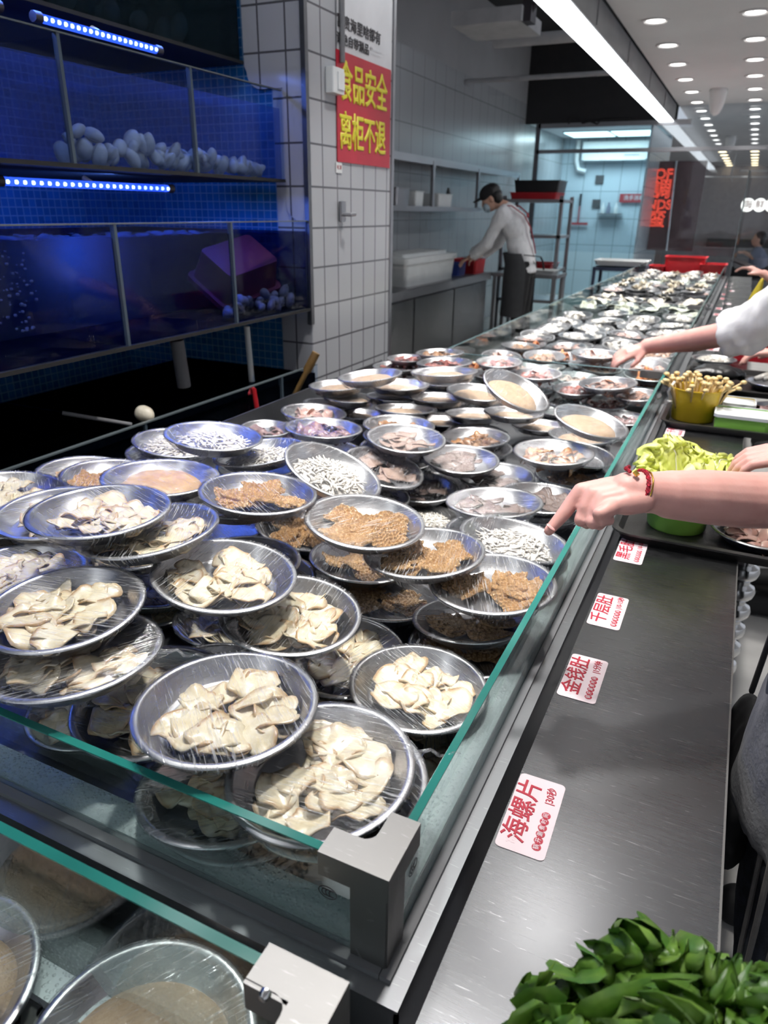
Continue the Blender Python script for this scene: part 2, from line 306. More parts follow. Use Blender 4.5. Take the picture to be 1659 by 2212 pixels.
    def leaf(s, R0, nr, nt, out, zf, th, T=None):
        # thin curled piece: outline radius out(t), height zf(x,y,r,t); T = 4x4 placing it
        top = [[0, 0, zf(0, 0, 0, 0)]]; ed = [0.0]
        for k in range(1, nr + 1):
            for i in range(nt):
                t = 2 * PI * i / nt; r = k / nr; x = R0 * r * out(t)[0] * math.cos(t); y = R0 * r * out(t)[1] * math.sin(t); top.append([x, y, zf(x, y, r, t)]); ed.append(r ** 2)
        top = np.array(top); bot = top.copy(); bot[:, 2] -= th; nv = len(top); fs = []
        for i in range(nt):
            j = (i + 1) % nt; fs.append((0, 1 + i, 1 + j)); fs.append((nv, nv + 1 + j, nv + 1 + i))
        for k in range(nr - 1):
            for i in range(nt):
                j = (i + 1) % nt; a = 1 + k * nt; b = a + nt
                fs.append((a + i, b + i, b + j, a + j)); fs.append((nv + a + i, nv + a + j, nv + b + j, nv + b + i))
        a = 1 + (nr - 1) * nt
        for i in range(nt): j = (i + 1) % nt; fs.append((a + i, nv + a + i, nv + a + j, a + j))
        P = np.vstack([top, bot])
        if T is not None: P = P @ np.array(T)[:3, :3].T + np.array(T)[:3, 3]
        return s.add(P, fs, ed + ed)
    def mesh(s, name, mats, smooth=False):
        me = bpy.data.meshes.new(name); me.from_pydata(s.v, [], s.f)
        for m_ in (mats if isinstance(mats, (list, tuple)) else [mats]): me.materials.append(M[m_] if isinstance(m_, str) else m_)
        me.polygons.foreach_set('material_index', s.mi)
        if any(s.edge):
            at_ = me.attributes.new('edge', 'FLOAT', 'POINT'); at_.data.foreach_set('value', s.edge)
        me.polygons.foreach_set('use_smooth', [bool(smooth)] * len(s.f)); me.update()
        if smooth and smooth != 'all':
            try: me.set_sharp_from_angle(angle=math.radians(38 if smooth is True else smooth))
            except Exception: pass
        return me
    def build(s, name, mats, parent=None, smooth=False): return link(name, s.mesh(name, mats, smooth), parent)
def link(name, me, parent=None):
    o = bpy.data.objects.new(name, me); COL.objects.link(o)
    if parent is not None: o.parent = parent
    return o
def tag(o, label=None, cat=None, group=None, kind=None):
    if label: o['label'] = label
    if cat: o['category'] = cat
    if group: o['group'] = group
    if kind: o['kind'] = kind
    return o
def empty(name, loc=(0, 0, 0), rz=0, label=None, cat=None, group=None):
    o = bpy.data.objects.new(name, None); COL.objects.link(o); o.location = loc; o.rotation_euler = (0, 0, rz); o.empty_display_size = .05
    return tag(o, label, cat, group)
def struct(name, mb, mats, smooth=False): return tag(mb.build(name, mats, None, smooth), kind='structure')
def kids(o): return [c for c in ALLK.get(o.name, [])]
def copy_tree(o, parent=None):
    c = o.copy(); COL.objects.link(c)
    if parent is not None: c.parent = parent
    for ch in list(o.children): copy_tree(ch, c)
    return c
def rotm(rx, ry, rz):
    return np.array(Matrix.Rotation(rz, 3, 'Z') @ Matrix.Rotation(ry, 3, 'Y') @ Matrix.Rotation(rx, 3, 'X'))
_FC = {}
def text(name, body, size, mats, parent, origin, ux, uy, thick=.0006, bold=0.0, align='CENTER', sx=1.0, shear=0.0, outline=0.0):
    # lettering as a thin solid mesh lying in the plane spanned by ux (reading direction) and uy (up)
    cu = bpy.data.curves.new(name, 'FONT'); cu.body = body; cu.size = size; cu.align_x = align; cu.align_y = 'CENTER'; cu.extrude = thick / 2; cu.bevel_depth = bold; cu.bevel_resolution = 0; cu.resolution_u = 3; cu.shear = shear
    if outline: cu.fill_mode = 'NONE'; cu.bevel_depth = outline; cu.bevel_resolution = 1; cu.extrude = 0
    tmp = bpy.data.objects.new(name, cu); COL.objects.link(tmp)
    bpy.context.view_layer.update()
    me = bpy.data.meshes.new_from_object(tmp.evaluated_get(bpy.context.evaluated_depsgraph_get()))
    bpy.data.objects.remove(tmp); me.name = name
    ux = np.array(ux, float); uy = np.array(uy, float); ux /= np.linalg.norm(ux); uy = uy - ux * (uy @ ux); uy /= np.linalg.norm(uy); uz = np.cross(ux, uy)
    T = Matrix(((ux[0] * sx, uy[0], uz[0], origin[0]), (ux[1] * sx, uy[1], uz[1], origin[1]), (ux[2] * sx, uy[2], uz[2], origin[2]), (0, 0, 0, 1)))
    me.transform(T); me.materials.clear(); me.materials.append(M[mats])
    return link(name, me, parent)
def grow(prims, voxel, smooth=4, mat=None, name='body', noise_amp=0.0, noise_sc=12):
    # one continuous surface from tapered limbs and ellipsoids (voxel union, then relaxed)
    mb = MB()
    for p in prims:
        if p[0] == 'c':      # capsule chain: points, radii, flatness
            pts, rad = p[1], p[2]; fl = p[3] if len(p) > 3 else 1.0
            mb.tube(pts, rad, 22, True, fl)
            if fl == 1.0:
                for q, r in zip(pts, rad): mb.ball(q, r * .995, 22, 12)
        elif p[0] == 't': mb.tube(p[1], p[2], 18, True, p[3] if len(p) > 3 else 1.0)   # flat ended
        elif p[0] == 'e':
            R = np.array(p[3]) if len(p) > 3 and p[3] is not None else np.eye(3); t = MB(); t.ball((0, 0, 0), 1, 18, 12, p[2])
            mb.add([R @ np.array(v) + np.array(p[1]) for v in t.v], t.f)
        elif p[0] == 'l': mb.loft(p[1])
    me = mb.mesh('tmp', mat); o = bpy.data.objects.new('tmp', me); COL.objects.link(o)
    m1 = o.modifiers.new('r', 'REMESH'); m1.mode = 'VOXEL'; m1.voxel_size = voxel; m1.use_smooth_shade = True
    m2 = o.modifiers.new('s', 'SMOOTH'); m2.iterations = smooth; m2.factor = .5
    bpy.context.view_layer.update()
    out = bpy.data.meshes.new_from_object(o.evaluated_get(bpy.context.evaluated_depsgraph_get())); bpy.data.objects.remove(o)
    if noise_amp:
        n = len(out.vertices); co = np.empty(n * 3); out.vertices.foreach_get('co', co); co = co.reshape(-1, 3); no = np.empty(n * 3); out.vertices.foreach_get('normal', no); no = no.reshape(-1, 3)
        d = np.array([mnoise.noise(Vector((c[0] * noise_sc, c[1] * noise_sc, c[2] * noise_sc * .45))) + .5 * mnoise.noise(Vector((c[0] * noise_sc * 2.3, c[1] * noise_sc * 2.3, c[2] * noise_sc * 1.1))) for c in co])
        out.vertices.foreach_set('co', (co + no * (d * noise_amp)[:, None]).ravel()); out.update()
    out.materials.clear(); out.materials.append(M[mat]); out.name = name
    out.polygons.foreach_set('use_smooth', [True] * len(out.polygons))
    return out
# ------------------------------------------------------------------ the setting
XW, ZT = -3.3, 2.9                                     # kitchen back wall
struct('floor', MB().box((-4, -3, -.05), (6, 30, 0)), 'floor_tile')
b = MB()
b.box((-1.19, -2, CEIL), (3.0, 30, CEIL + .1)); b.box((-3.6, 14.45, CEIL), (-1.19, 30, CEIL + .1))
struct('ceiling', b, 'ceiling_white')
struct('ceiling_kitchen', MB().box((-3.5, -2, 3.75), (-1.19, 11.75, 3.85)), 'dark_void')
b = MB(); b.box((XW - .1, 3.4, 0), (XW, 14.5, ZT)); struct('wall_kitchen_back', b, 'kitchen_tile')
b = MB(); b.box((XW - .1, 3.4, ZT), (XW - .005, 11.75, 3.75)); struct('wall_kitchen_upper', b, 'plaster')
b = MB(); b.box((-2.75, -2, 0), (-2.65, 2.66, 3.75)); struct('wall_tank_back', b, 'mosaic_y')
# tiled pillar: face toward the tanks is cut back in steps round the tanks
b = MB()
b.mat(0).box((-1.75, 2.651, 0), (-1.6, 3.42, 3.75))
b.mat(0).box((-3.3, 2.90, 0), (-1.75, 3.42, 3.75))
b.mat(1).box((-1.75, 2.648, 0), (-1.602, 2.651, 3.75))
struct('wall_pillar', b, ['white_tile_y', 'white_tile_x'])
b = MB(); b.box((-2.65, 2.66, 0), (-1.75, 2.90, 3.75)); struct('wall_tank_end', b, 'mosaic_x')
# white tiled cheek with its stepped, round-cornered outline
def cheek():
    pts = [(-1.6, 1.405)]
    def arc(cx_, cz_, r, a0, a1):
        for k in range(7): t = math.radians(a0 + (a1 - a0) * k / 6); pts.append((cx_ + r * math.cos(t), cz_ + r * math.sin(t)))
    arc(-1.64, 1.465, .06, 270, 180)
    pts.append((-1.70, 1.87)); arc(-1.80, 1.93, .06, 270, 180); pts.extend([(-1.87, 1.95), (-1.87, 3.75), (-1.6, 3.75)])
    return pts
b = MB(); b.extr([(x, 2.64, z) for x, z in cheek()], (0, .02, 0)); struct('wall_pillar_cheek', b, 'white_tile_x')
b = MB(); b.box((-1.612, 2.632, 1.0), (-1.592, 2.655, 3.75)); struct('trim_1', b, 'dark_steel')
b = MB(); b.box((-1.61, 3.40, 0), (-1.593, 3.425, 3.75)); struct('trim_2', b, 'rack_steel')
# suspended light box: luminous underside, grey side
seps = [-2.0, -.2, 1.4, 2.9, 4.4, 5.85, 7.30, 8.77, 10.23, 11.62]
lb = empty('linear_ceiling_light', (-1.31, 4.5, 2.6), 0, 'long white luminous panel light hanging along the ceiling edge above the kitchen', 'ceiling light')
def child_mb(o, mb, name, mats, smooth=False):
    c = mb.build(name, mats, o, smooth); c.matrix_parent_inverse = Matrix.Translation(-o.location) if not any(o.rotation_euler) else (Matrix.Translation(o.location) @ o.rotation_euler.to_matrix().to_4x4()).inverted(); return c
b = MB(); b.box((-1.412, -2, 2.612), (-1.212, 11.62, 2.80)); 
for s in seps[1:-1]: b.box((-1.2125, s - .006, 2.63), (-1.206, s + .006, 2.79))
child_mb(lb, b, 'housing', 'grey_paint')
for s0, s1 in zip(seps[:-1], seps[1:]):
    child_mb(lb, MB().box((-1.405, s0 + .005, 2.60), (-1.222, s1 - .005, 2.6125)), 'diffuser', 'panel_light')
b = MB(); b.box((-1.405, 12.0, 2.60), (-1.235, 24, 2.64)); o = b.build('linear_ceiling_light', 'panel_light_dim'); tag(o, 'dim continuation of the luminous strip seen beyond the far glass partition', 'ceiling light')
b = MB(); b.box((-.75, 13.2, 2.60), (-.6, 24, 2.64)); 
# recessed downlights
dl = empty('downlight', (0, 0, CEIL), 0, 'round white recessed downlight in the white ceiling', 'downlight')
b = MB(); b.lathe([(.105, -.001), (.108, -.006), (.085, -.010), (.078, -.002), (.078, .03)], 28, cap0=False, cap1=False); b.build('trim_ring', 'ceiling_white', dl, True)
b = MB(); b.lathe([(.001, -.004), (.066, -.004), (.066, .0), (.001, .0)], 28); b.build('lamp_lens', 'down_light', dl)
ORD = ['first', 'second', 'third', 'fourth', 'fifth', 'sixth', 'seventh', 'eighth', 'ninth', 'tenth', 'eleventh', 'twelfth', 'thirteenth', 'fourteenth', 'fifteenth', 'sixteenth', 'seventeenth', 'eighteenth', 'nineteenth', 'twentieth']
rows = [(-.943, 'row beside the luminous strip'), (-.257, 'row over the customer aisle')]
first = True
for rx, rn in rows:
    for k in range(-6, 14):
        y = 6.70 + .94 * k
        o = dl if first else copy_tree(dl)
        first = False
        o.location = (rx, y, CEIL)
        if k >= 0:
            tag(o, f'{ORD[k]} downlight from the photographer among those seen in the {rn}', 'downlight', 'recessed ceiling downlights')
        else:
            tag(o, f'downlight overhead outside the view, {ORD[-k-1]} back in the {rn}', 'downlight', 'recessed ceiling downlights')
        if k < 6: area('downlight_lamp', (rx, y, CEIL - .012), .13, .13, DOWN_W, (1, .975, .94), shape='DISK', spread=78)
wl = MB().lathe([(.001, -.006), (.09, -.006), (.09, .0), (.001, .0)], 20).mesh('warm_downlight', 'warm_light')
for rx, rn in ((-.943, 'kitchen-side'), (-.257, 'aisle-side'), (-2.1, 'wall-side')):
    for k in range(7 if rx > -2 else 3):
        o = link('warm_downlight', wl); o.location = (rx if rx > -2 else -2.25, (20.3 if rx > -2 else 17.0) + 1.1 * k, CEIL); tag(o, f'warm downlight beyond the glass partition, {ORD[k]} one in the {rn} line', 'downlight', 'warm downlights of the dining hall')
# white dome cameras on the ceiling
for k, (u, v, y) in enumerate(((1553, 192, None), (1580, 294, None))):
    p = at_z(u, v, CEIL)
    o = empty('dome_camera', tuple(p), 0, ['white dome camera under the ceiling between the two downlight rows, the larger one', 'white dome camera under the ceiling, the smaller one far down the hall'][k], 'security camera')
    MB().lathe([(.09, 0), (.095, -.015), (.09, -.03)], 24).build('mount', 'ceiling_white', o, True)
    MB().lathe([(.10, -.028), (.093, -.10), (.075, -.19), (.05, -.25), (.02, -.275)], 24).build('housing', 'ceiling_white', o, True)
# ------------------------------------------------------------------ far partition, cool room, dining hall
YP = 11.7
b = MB(); b.box((-3.1, YP - .03, 2.575), (-1.0, YP + .03, 2.635)); struct('trim_3', b, 'rack_steel')
b = MB(); b.box((-3.1, YP - .03, 2.245), (1.2, YP + .03, 2.295)); struct('trim_4', b, 'rack_steel')
b = MB(); b.box((-3.13, YP - .03, 0), (-3.06, YP + .03, 2.64)); struct('trim_5', b, 'dark_steel')
b = MB(); b.box((-3.06, YP - .004, .9), (1.2, YP + .004, CEIL)); struct('window_1', b, 'partition_glass')
struct('wall_kitchen_far', MB().box((-3.3, YP - .02, 2.64), (-1.19, YP + .02, 3.75)), 'dark_void')
struct('wall_cool_far', MB().box((-3.3, 14.3, 0), (-1.49, 14.4, 2.7)), 'blue_tile')
struct('wall_cool_side', MB().box((-1.52, 11.75, 0), (-1.49, 14.3, 2.6)), 'blue_tile_y')
struct('ceiling_cool', MB().box((-3.3, 11.75, 2.66), (-1.49, 14.4, 2.7)), 'ceiling_white')
for k, (x0, x1) in enumerate(((-3.05, -2.36), (-2.30, -1.62))):
    o = empty('ceiling_panel_light', ((x0 + x1) / 2, 13.5, 2.65), 0, ['pale cyan ceiling panel light in the tiled back room, shelf-rack half', 'pale cyan ceiling panel light in the tiled back room, half above the air conditioner'][k], 'ceiling light')
    child_mb(o, MB().box((x0, 13.12, 2.635), (x1, 13.92, 2.648)), 'diffuser', 'cool_panel'); child_mb(o, MB().box((x0 - .02, 13.10, 2.645), (x1 + .02, 13.94, 2.66)), 'frame', 'white_plastic')
area('cool_room_lamp', (-2.4, 13.4, 2.58), 1.3, .8, 26, (.66, .90, 1.0))
o = empty('air_conditioner', (-2.35, 14.2, 2.4), 0, 'white wall air conditioner under the cyan panels in the tiled back room', 'air conditioner')
child_mb(o, MB().rbox((-2.93, 14.08, 2.30), (-1.80, 14.3, 2.58), .03), 'casing', 'white_plastic', True); child_mb(o, MB().box((-2.88, 14.05, 2.285), (-1.85, 14.2, 2.302)), 'air_flap', 'white_plastic')
child_mb(o, MB().box((-2.2, 14.072, 2.36), (-1.95, 14.082, 2.375)), 'display_strip', 'ink_grey')
o = MB().tube([(-3.02, 14.2, 2.62), (-3.03, 14.2, 2.3), (-2.98, 14.2, 2.15), (-2.85, 14.22, 2.12)], .045, 10).build('drain_hose', 'white_plastic', None, True); tag(o, 'white insulated pipe curving down beside the wall air conditioner', 'pipe')
for (u, v, n) in ((1295, 388, 'upper'), (1288, 440, 'lower')):
    p = at_y(u, v, 14.28); o = MB().cbox((p[0], 14.285, p[2]), (.14, .02, .14)).build('socket_plate', 'dining_dark'); tag(o, f'small dark square wall plate on the blue tiles, the {n} of two', 'wall plate')
p = at_y(1365, 428, 14.25); o = empty('hanging_sign', tuple(p), 0, 'small red wall sign with white lettering in the tiled back room', 'sign')
MB().cbox((0, 0, 0), (.42, .012, .14)).build('board', 'dark_red_plastic', o); text('lettering', '洗手消毒', .085, 'poster_white', o, (.03, -.008, 0), (1, 0, 0), (0, 0, 1), bold=.001)
p = at_y(1251, 455, 14.25); o = empty('floor_squeegee', tuple(p), 0, 'red squeegee with dark handle hanging on the blue tiled wall', 'squeegee')
MB().tube([(0, 0, .28), (0, 0, .08)], .018).build('handle_grip', 'ink_black', o, True); MB().tube([(0, 0, .08), (0, 0, -.20)], .012).build('handle', 'dark_red_plastic', o, True); MB().cbox((0, 0, -.22), (.36, .03, .04)).build('blade', 'dark_red_plastic', o)
p = at_y(1318, 452, 14.2); o = empty('steel_shelf', tuple(p), 0, 'small steel wall shelf with bottles on the blue tiles', 'shelf')
MB().cbox((0, 0, -.08), (.42, .16, .015)).build('board', 'rack_steel', o)
for k, (x, m_) in enumerate(((-.13, 'clear'), (-.03, 'g'), (.1, 'w'))):
    q = MB().lathe([(.035, 0), (.036, .10), (.018, .14), (.016, .18)], 12).build('bottle', ['white_plastic', 'blue_grey_cloth', 'white_plastic'][k], None, True); q.location = (p[0] + x, p[1], p[2] - .07); tag(q, ['white bottle at the red-squeegee end of the small steel wall shelf', 'grey blue bottle in the middle of the small steel wall shelf', 'white bottle at the red-sign end of the small steel wall shelf'][k], 'bottle')
# dining hall beyond
struct('wall_dining_far', MB().box((-3.5, 26, 0), (3, 26.1, CEIL)), 'dining_wall')
struct('wall_dining_left', MB().box((-3.6, 14.4, 0), (-3.5, 26, CEIL)), 'dining_wall')
o = empty('neon_sign_panel', (-1.2, 13.02, 1.6), 0, 'dark maroon upright panel with glowing red letters beyond the far glass', 'sign')
child_mb(o, MB().box((-1.48, 13.0, .9), (-.79, 13.06, 2.2)), 'panel', 'maroon_panel')
for s, u, v, sz, bd in (('OF', 1434, 377, .20, .0), ('調', 1428, 411, .30, .0), ('NDS', 1424, 443, .19, .0), ('蛮', 1418, 475, .27, .0)):
    p = at_y(u, v, 12.98); q = text('neon_letter', s, sz, 'neon_red', o, (p[0], 12.985, p[2]), (1, 0, 0), (0, 0, 1), .02, bd, outline=.0045); q.matrix_parent_inverse = Matrix.Translation(-o.location)
child_mb(o, MB().tube([(at_y(1462, 340, 12.9)[0], 12.96, 2.2), (at_y(1437, 525, 12.9)[0] + .03, 12.96, .9)], .02), 'post', 'dull_chrome')
o = empty('lit_letter_row', tuple(at_y(1640, 443, 16)), 0, 'row of round white lit sign discs with red characters in the dining hall', 'sign')
for k, ch in enumerate('海鲜自助'):
    q = MB().lathe([(.001, 0), (.115, 0), (.115, .05), (.001, .05)], 24).build('lit_disc', 'letter_white', o)
    q.rotation_euler = (PI / 2, 0, 0); q.location = (-.19 + .2 * k, 0, 0)
    text('character', ch, .16, 'dark_red_plastic', o, (-.19 + .2 * k, -.055, 0), (1, 0, 0), (0, 0, 1), bold=.002)
struct('wall_dining_low', MB().box((-1.45, 15.2, 0), (.9, 15.3, .86)).box((-1.45, 15.18, .86), (.9, 15.34, .89)), 'dining_grey')
struct('baseboard_dining', MB().box((-1.2, 25.9, .0), (3, 26, .75)), 'dining_dark')
for k, (u0, v0, u1, v1) in enumerate(((1510, 382, 1700, 382), (1598, 369, 1700, 369))):
    a, c_ = at_y(u0, v0, 15), at_y(u1, v1, 15); o = MB().tube([a, c_], .012, 8).build('hanging_rail', 'dull_chrome', None, True); tag(o, ['long bright steel rail hanging across the dining hall, the lower one', 'short bright steel rail hanging across the dining hall, the upper one'][k], 'rail')
o = empty('ceiling_hanger', tuple(at_z(1590, 332, CEIL)), 0, 'thin steel hanger rod with bracket under the far ceiling', 'hanger'); MB().tube([(0, 0, 0), (-.02, 0, -.5), (.03, 0, -.62)], .014).build('rod', 'dull_chrome', o, True)
# ------------------------------------------------------------------ kitchen fittings
o = empty('kitchen_bench', (-2.95, 7, 0), 0, 'stainless steel kitchen bench with cupboard doors along the tiled wall', 'bench')
child_mb(o, MB().box((-3.298, 3.5, .76), (-2.65, 8.42, .80)).box((-2.66, 3.5, .72), (-2.645, 8.42, .80)), 'worktop', 'rack_steel'); child_mb(o, MB().box((-3.28, 3.5, .1), (-2.69, 8.4, .76)), 'carcass', 'dark_steel')
for k in range(3): child_mb(o, MB().box((-2.69, 5.2 + 1.05 * k, .13), (-2.672, 6.22 + 1.05 * k, .70)), 'door', 'dark_steel')
o = empty('steel_shelf', (-3.1, 8, 1.45), 0, 'two-tier stainless wall shelf with uprights above the kitchen bench', 'shelf')
child_mb(o, MB().box((-3.298, 4.6, 1.455), (-2.98, 8.9, 1.48)).box((-2.99, 4.6, 1.44), (-2.975, 8.9, 1.485)), 'lower_board', 'rack_steel'); child_mb(o, MB().box((-3.298, 4.6, 1.90), (-2.98, 10.5, 1.925)).box((-2.99, 4.6, 1.865), (-2.975, 10.5, 1.93)), 'upper_board', 'rack_steel')
for y in (6.0, 7.35, 8.75, 10.45): child_mb(o, MB().box((-3.0, y - .025, 1.48), (-2.97, y + .025, 1.90)), 'upright', 'rack_steel')
def bin_(name, x0, x1, y0, y1, z0, z1, label, lid=True, mat_='white_plastic'):
    o = empty(name, ((x0 + x1) / 2, (y0 + y1) / 2, z0), 0, label, 'tub')
    child_mb(o, MB().rtray((x0, y0, z0), (x1, y1, z1), .04, .006, .015), 'body', mat_, True)
    if lid: child_mb(o, MB().rbox((x0 - .02, y0 - .02, z1 - .01), (x1 + .02, y1 + .02, z1 + .04), .05).rbox((x0 + .05, y0 + .06, z1 + .04), (x1 - .05, y1 - .12, z1 + .07), .04), 'lid', mat_, True)
    return o
bin_('storage_tub', -3.12, -2.72, 6.15, 7.40, .80, 1.01, 'large white plastic tub with stacked lids on the kitchen bench')
bin_('storage_tub', -3.05, -2.70, 5.2, 5.72, .80, .98, 'small white open tub on the bench behind the tiled pillar', False)
o = MB().rtray((-3.02, 7.62, .80), (-2.75, 7.85, .93), .03, .005, .008).build('storage_tub', 'blue_plastic', None, True); tag(o, 'dark blue plastic tub on the bench in front of the worker', 'tub')
o = MB().rtray((-2.98, 7.95, .80), (-2.68, 8.3, .95), .03, .005, .008).build('storage_tub', 'red_plastic', None, True); tag(o, 'red plastic tub on the bench under the hands of the worker', 'tub')
for k, (y, hh, ww) in enumerate(((5.4, .16, .7), (6.5, .16, .3), (6.95, .14, .2), (7.55, .13, .4))):
    o = MB().rtray((-3.22, y, 1.48), (-2.99, y + ww, 1.48 + hh), .02, .004, .008).build('food_pan', 'white_plastic' if k != 1 else 'rack_steel', None, True); tag(o, ['long pale tub on the lower wall shelf beside the pillar', 'grey food pan on the lower wall shelf, second from the pillar', 'small white tub beside the first shelf upright', 'white tub on the wall shelf past the first upright'][k], 'tub')
o = MB().lathe([(.03, 0), (.032, .12), (.02, .16), (.012, .2)], 12).build('spray_bottle', 'black_plastic', None, True); o.location = (-3.08, 8.05, 1.48); tag(o, 'dark bottle on the lower wall shelf above the worker', 'bottle')
o = grow([('c', [(-2.655, 5.35, .62), (-2.655, 5.36, .5), (-2.65, 5.33, .38)], [.02, .045, .03], 1.0), ('c', [(-2.65, 5.36, .5), (-2.65, 5.48, .47)], [.02, .008])], .012, 2, 'white_cloth', 'hanging_glove', .008); o = link('hanging_glove', o); tag(o, 'crumpled white plastic glove hanging on the bench front', 'glove')
o = empty('waste_bucket', (-1.47, 4.5, .0), 0, 'red plastic bucket behind the counter below the bench', 'bucket'); MB().lathe([(.10, 0), (.13, .50), (.125, .505), (.11, .49), (.095, .02)], 24).build('pail', 'red_plastic', o, True); MB().lathe([(.135, .49), (.135, .525), (.0012, .53)], 24).build('lid', 'red_plastic', o, True)
o = empty('steel_rack', (-2.2, 9.3, 0), 0, 'tall four-tier stainless rack between the worker and the blue wall', 'rack')
xs, ys = (-2.72, -2.04), (9.0, 9.55)
for x in xs:
    for y in ys: child_mb(o, MB().box((x - .02, y - .02, 0), (x + .02, y + .02, 1.62)), 'post', 'rack_steel')
for z in (.42, .78, 1.16, 1.55): child_mb(o, MB().box((-2.74, 8.98, z), (-2.02, 9.57, z + .035)), 'tier_shelf', 'rack_steel')
o = MB().rtray((-2.68, 9.05, 1.585), (-2.12, 9.5, 1.66), .02, .006, .012).build('storage_tray', 'red_plastic', None, True); tag(o, 'red tray on top of the steel rack under a black crate', 'tray')
o = empty('storage_crate', (-2.35, 9.3, 1.66), 0, 'black plastic crate on the red tray atop the steel rack', 'crate'); child_mb(o, MB().rtray((-2.64, 9.06, 1.661), (-2.1, 9.48, 1.79), .02, .01, .012), 'shell', 'black_plastic', True); child_mb(o, MB().box((-2.6, 9.1, 1.70), (-2.14, 9.44, 1.75)), 'contents', 'black_cloth')
o = MB().rtray((-2.62, 9.05, .815), (-2.1, 9.5, .87), .02, .006, .012).build('storage_tray', 'red_plastic', None, True); tag(o, 'red tray on the rack tier at bench height', 'tray')
o = empty('work_table', (-2.3, 8.9, 0), 0, 'low stainless table in front of the steel rack', 'table'); child_mb(o, MB().box((-2.66, 8.45, .75), (-1.88, 8.95, .79)), 'tabletop', 'rack_steel')
for x in (-2.62, -1.92):
    for y in (8.5, 8.9): child_mb(o, MB().cbox((x, y, .375), (.04, .04, .75)), 'leg', 'rack_steel')
o = MB().rtray((-2.3, 8.55, .79), (-1.95, 8.85, .83), .02, .004, .01).build('serving_tray', 'white_plastic', None, True); tag(o, 'white shallow tray on the low steel table', 'tray')
o = empty('plastic_trolley', (-1.35, 9.9, 0), 0, 'dark blue trolley frame carrying a white tub by the blue wall', 'trolley')
for x in (-1.70, -1.12):
    for y in (9.7, 10.2): child_mb(o, MB().tube([(x, y, 0), (x, y, .80)], .022), 'leg', 'navy_plastic', True)
child_mb(o, MB().box((-1.72, 9.68, .78), (-1.10, 10.22, .82)).box((-1.72, 9.68, .45), (-1.10, 10.22, .48)), 'frame', 'navy_plastic')
bin_('storage_tub', -1.72, -1.10, 9.72, 10.2, .84, .90, 'wide white tub lying on the dark blue trolley', False)
# overhead duct and pipe
o = empty('boxed_beam', (-2.1, 6.6, 2.85), 0, 'white boxed beam hanging under the dark kitchen ceiling', 'beam'); child_mb(o, MB().box((-2.45, 6.3, 2.80), (-1.88, 6.9, 2.90)), 'casing', 'beam_white'); child_mb(o, MB().box((-1.89, 6.35, 2.80), (-1.82, 6.5, 2.95)).tube([(-1.85, 6.4, 2.85), (-1.6, 6.4, 3.2)], .02), 'bracket', 'ink_black')
o = MB().tube([(-2.45, 7.4, 2.88), (-1.45, 7.4, 2.88)], .05, 12).build('overhead_beam', 'beam_white', None, True); tag(o, 'pale round duct behind the boxed beam near the luminous strip', 'duct')
o = MB().tube([(-3.29, 9, 2.825), (-1.42, 9, 2.825)], .025, 10).build('overhead_pipe', 'beam_white', None, True); tag(o, 'thin pale pipe crossing the dark kitchen ceiling', 'pipe')
o = MB().tube([at_y(1228, 268, 11.67), at_y(1232, 252, 11.67), at_y(1250, 252, 11.67), at_y(1258, 266, 11.67), at_y(1275, 262, 11.67), at_y(1290, 268, 11.67), at_y(1300, 258, 11.67), at_y(1375, 257, 11.67)], .012, 8).build('hanging_cable', 'rubber_black', None, True); tag(o, 'looped black cable lying on the rail of the far glass partition', 'cable')
# ------------------------------------------------------------------ things on the pillar
o = empty('wall_poster', (-1.597, 3.12, 1.9), 0, 'white and red poster with yellow characters pasted on the tiled pillar', 'poster')
child_mb(o, MB().box((-1.598, 2.885, 2.022), (-1.5955, 3.385, 2.30)), 'white_sheet', 'poster_white'); child_mb(o, MB().box((-1.598, 2.875, 1.630), (-1.594, 3.378, 2.028)), 'red_sheet', 'poster_red')
def ptext(s, u, v, size, mat_, bold, sx=1.0):
    p = at_x(u, v, -1.593); q = text('lettering', s, size, mat_, o, (-1.5935, p[1], p[2]), (0, 1, 0), (0, 0, 1), .0006, bold, 'CENTER', sx); q.matrix_parent_inverse = Matrix.Translation(-o.location)
ptext('富贵海里啥都有', 778, 66, .050, 'ink_black', .0008, 1.12); ptext('谢绝自带涮品', 764, 96, .042, 'ink_black', .0007, 1.12)
ptext('食品安全', 788, 196, .150, 'poster_yellow', .003, .74); ptext('离柜不退', 786, 297, .148, 'poster_yellow', .003, .74)
ptext('请勿 ——————', 812, 110, .014, 'ink_grey', 0); ptext('———————', 812, 119, .014, 'ink_grey', 0)
p = at_x(724, 175, -1.58); o = empty('light_switch', tuple(p), 0, 'white surface-mounted light switch over the edge of the red poster', 'light switch')
MB().rbox((-.02, -.046, -.044), (.018, .046, .044), .006).build('box', 'white_plastic', o, True); MB().cbox((.02, .012, 0), (.006, .05, .06)).build('rocker', 'white_plastic', o)
o = MB().tube([(-1.585, 2.905, 1.985), (-1.585, 2.905, 2.7)], .011, 10).build('cable_conduit', 'grey_paint', None, True); tag(o, 'grey cable conduit running down the pillar to the light switch', 'conduit')
p = at_x(740, 457, -1.59); o = empty('wall_hook', tuple(p), 0, 'small grey steel hook plate on the white tiled pillar', 'hook'); MB().cbox((0, 0, 0), (.012, .035, .08)).build('plate', 'rack_steel', o); MB().tube([(.005, 0, -.012), (.04, .0, -.012), (.045, .03, -.01)], .008).build('peg', 'rack_steel', o, True)
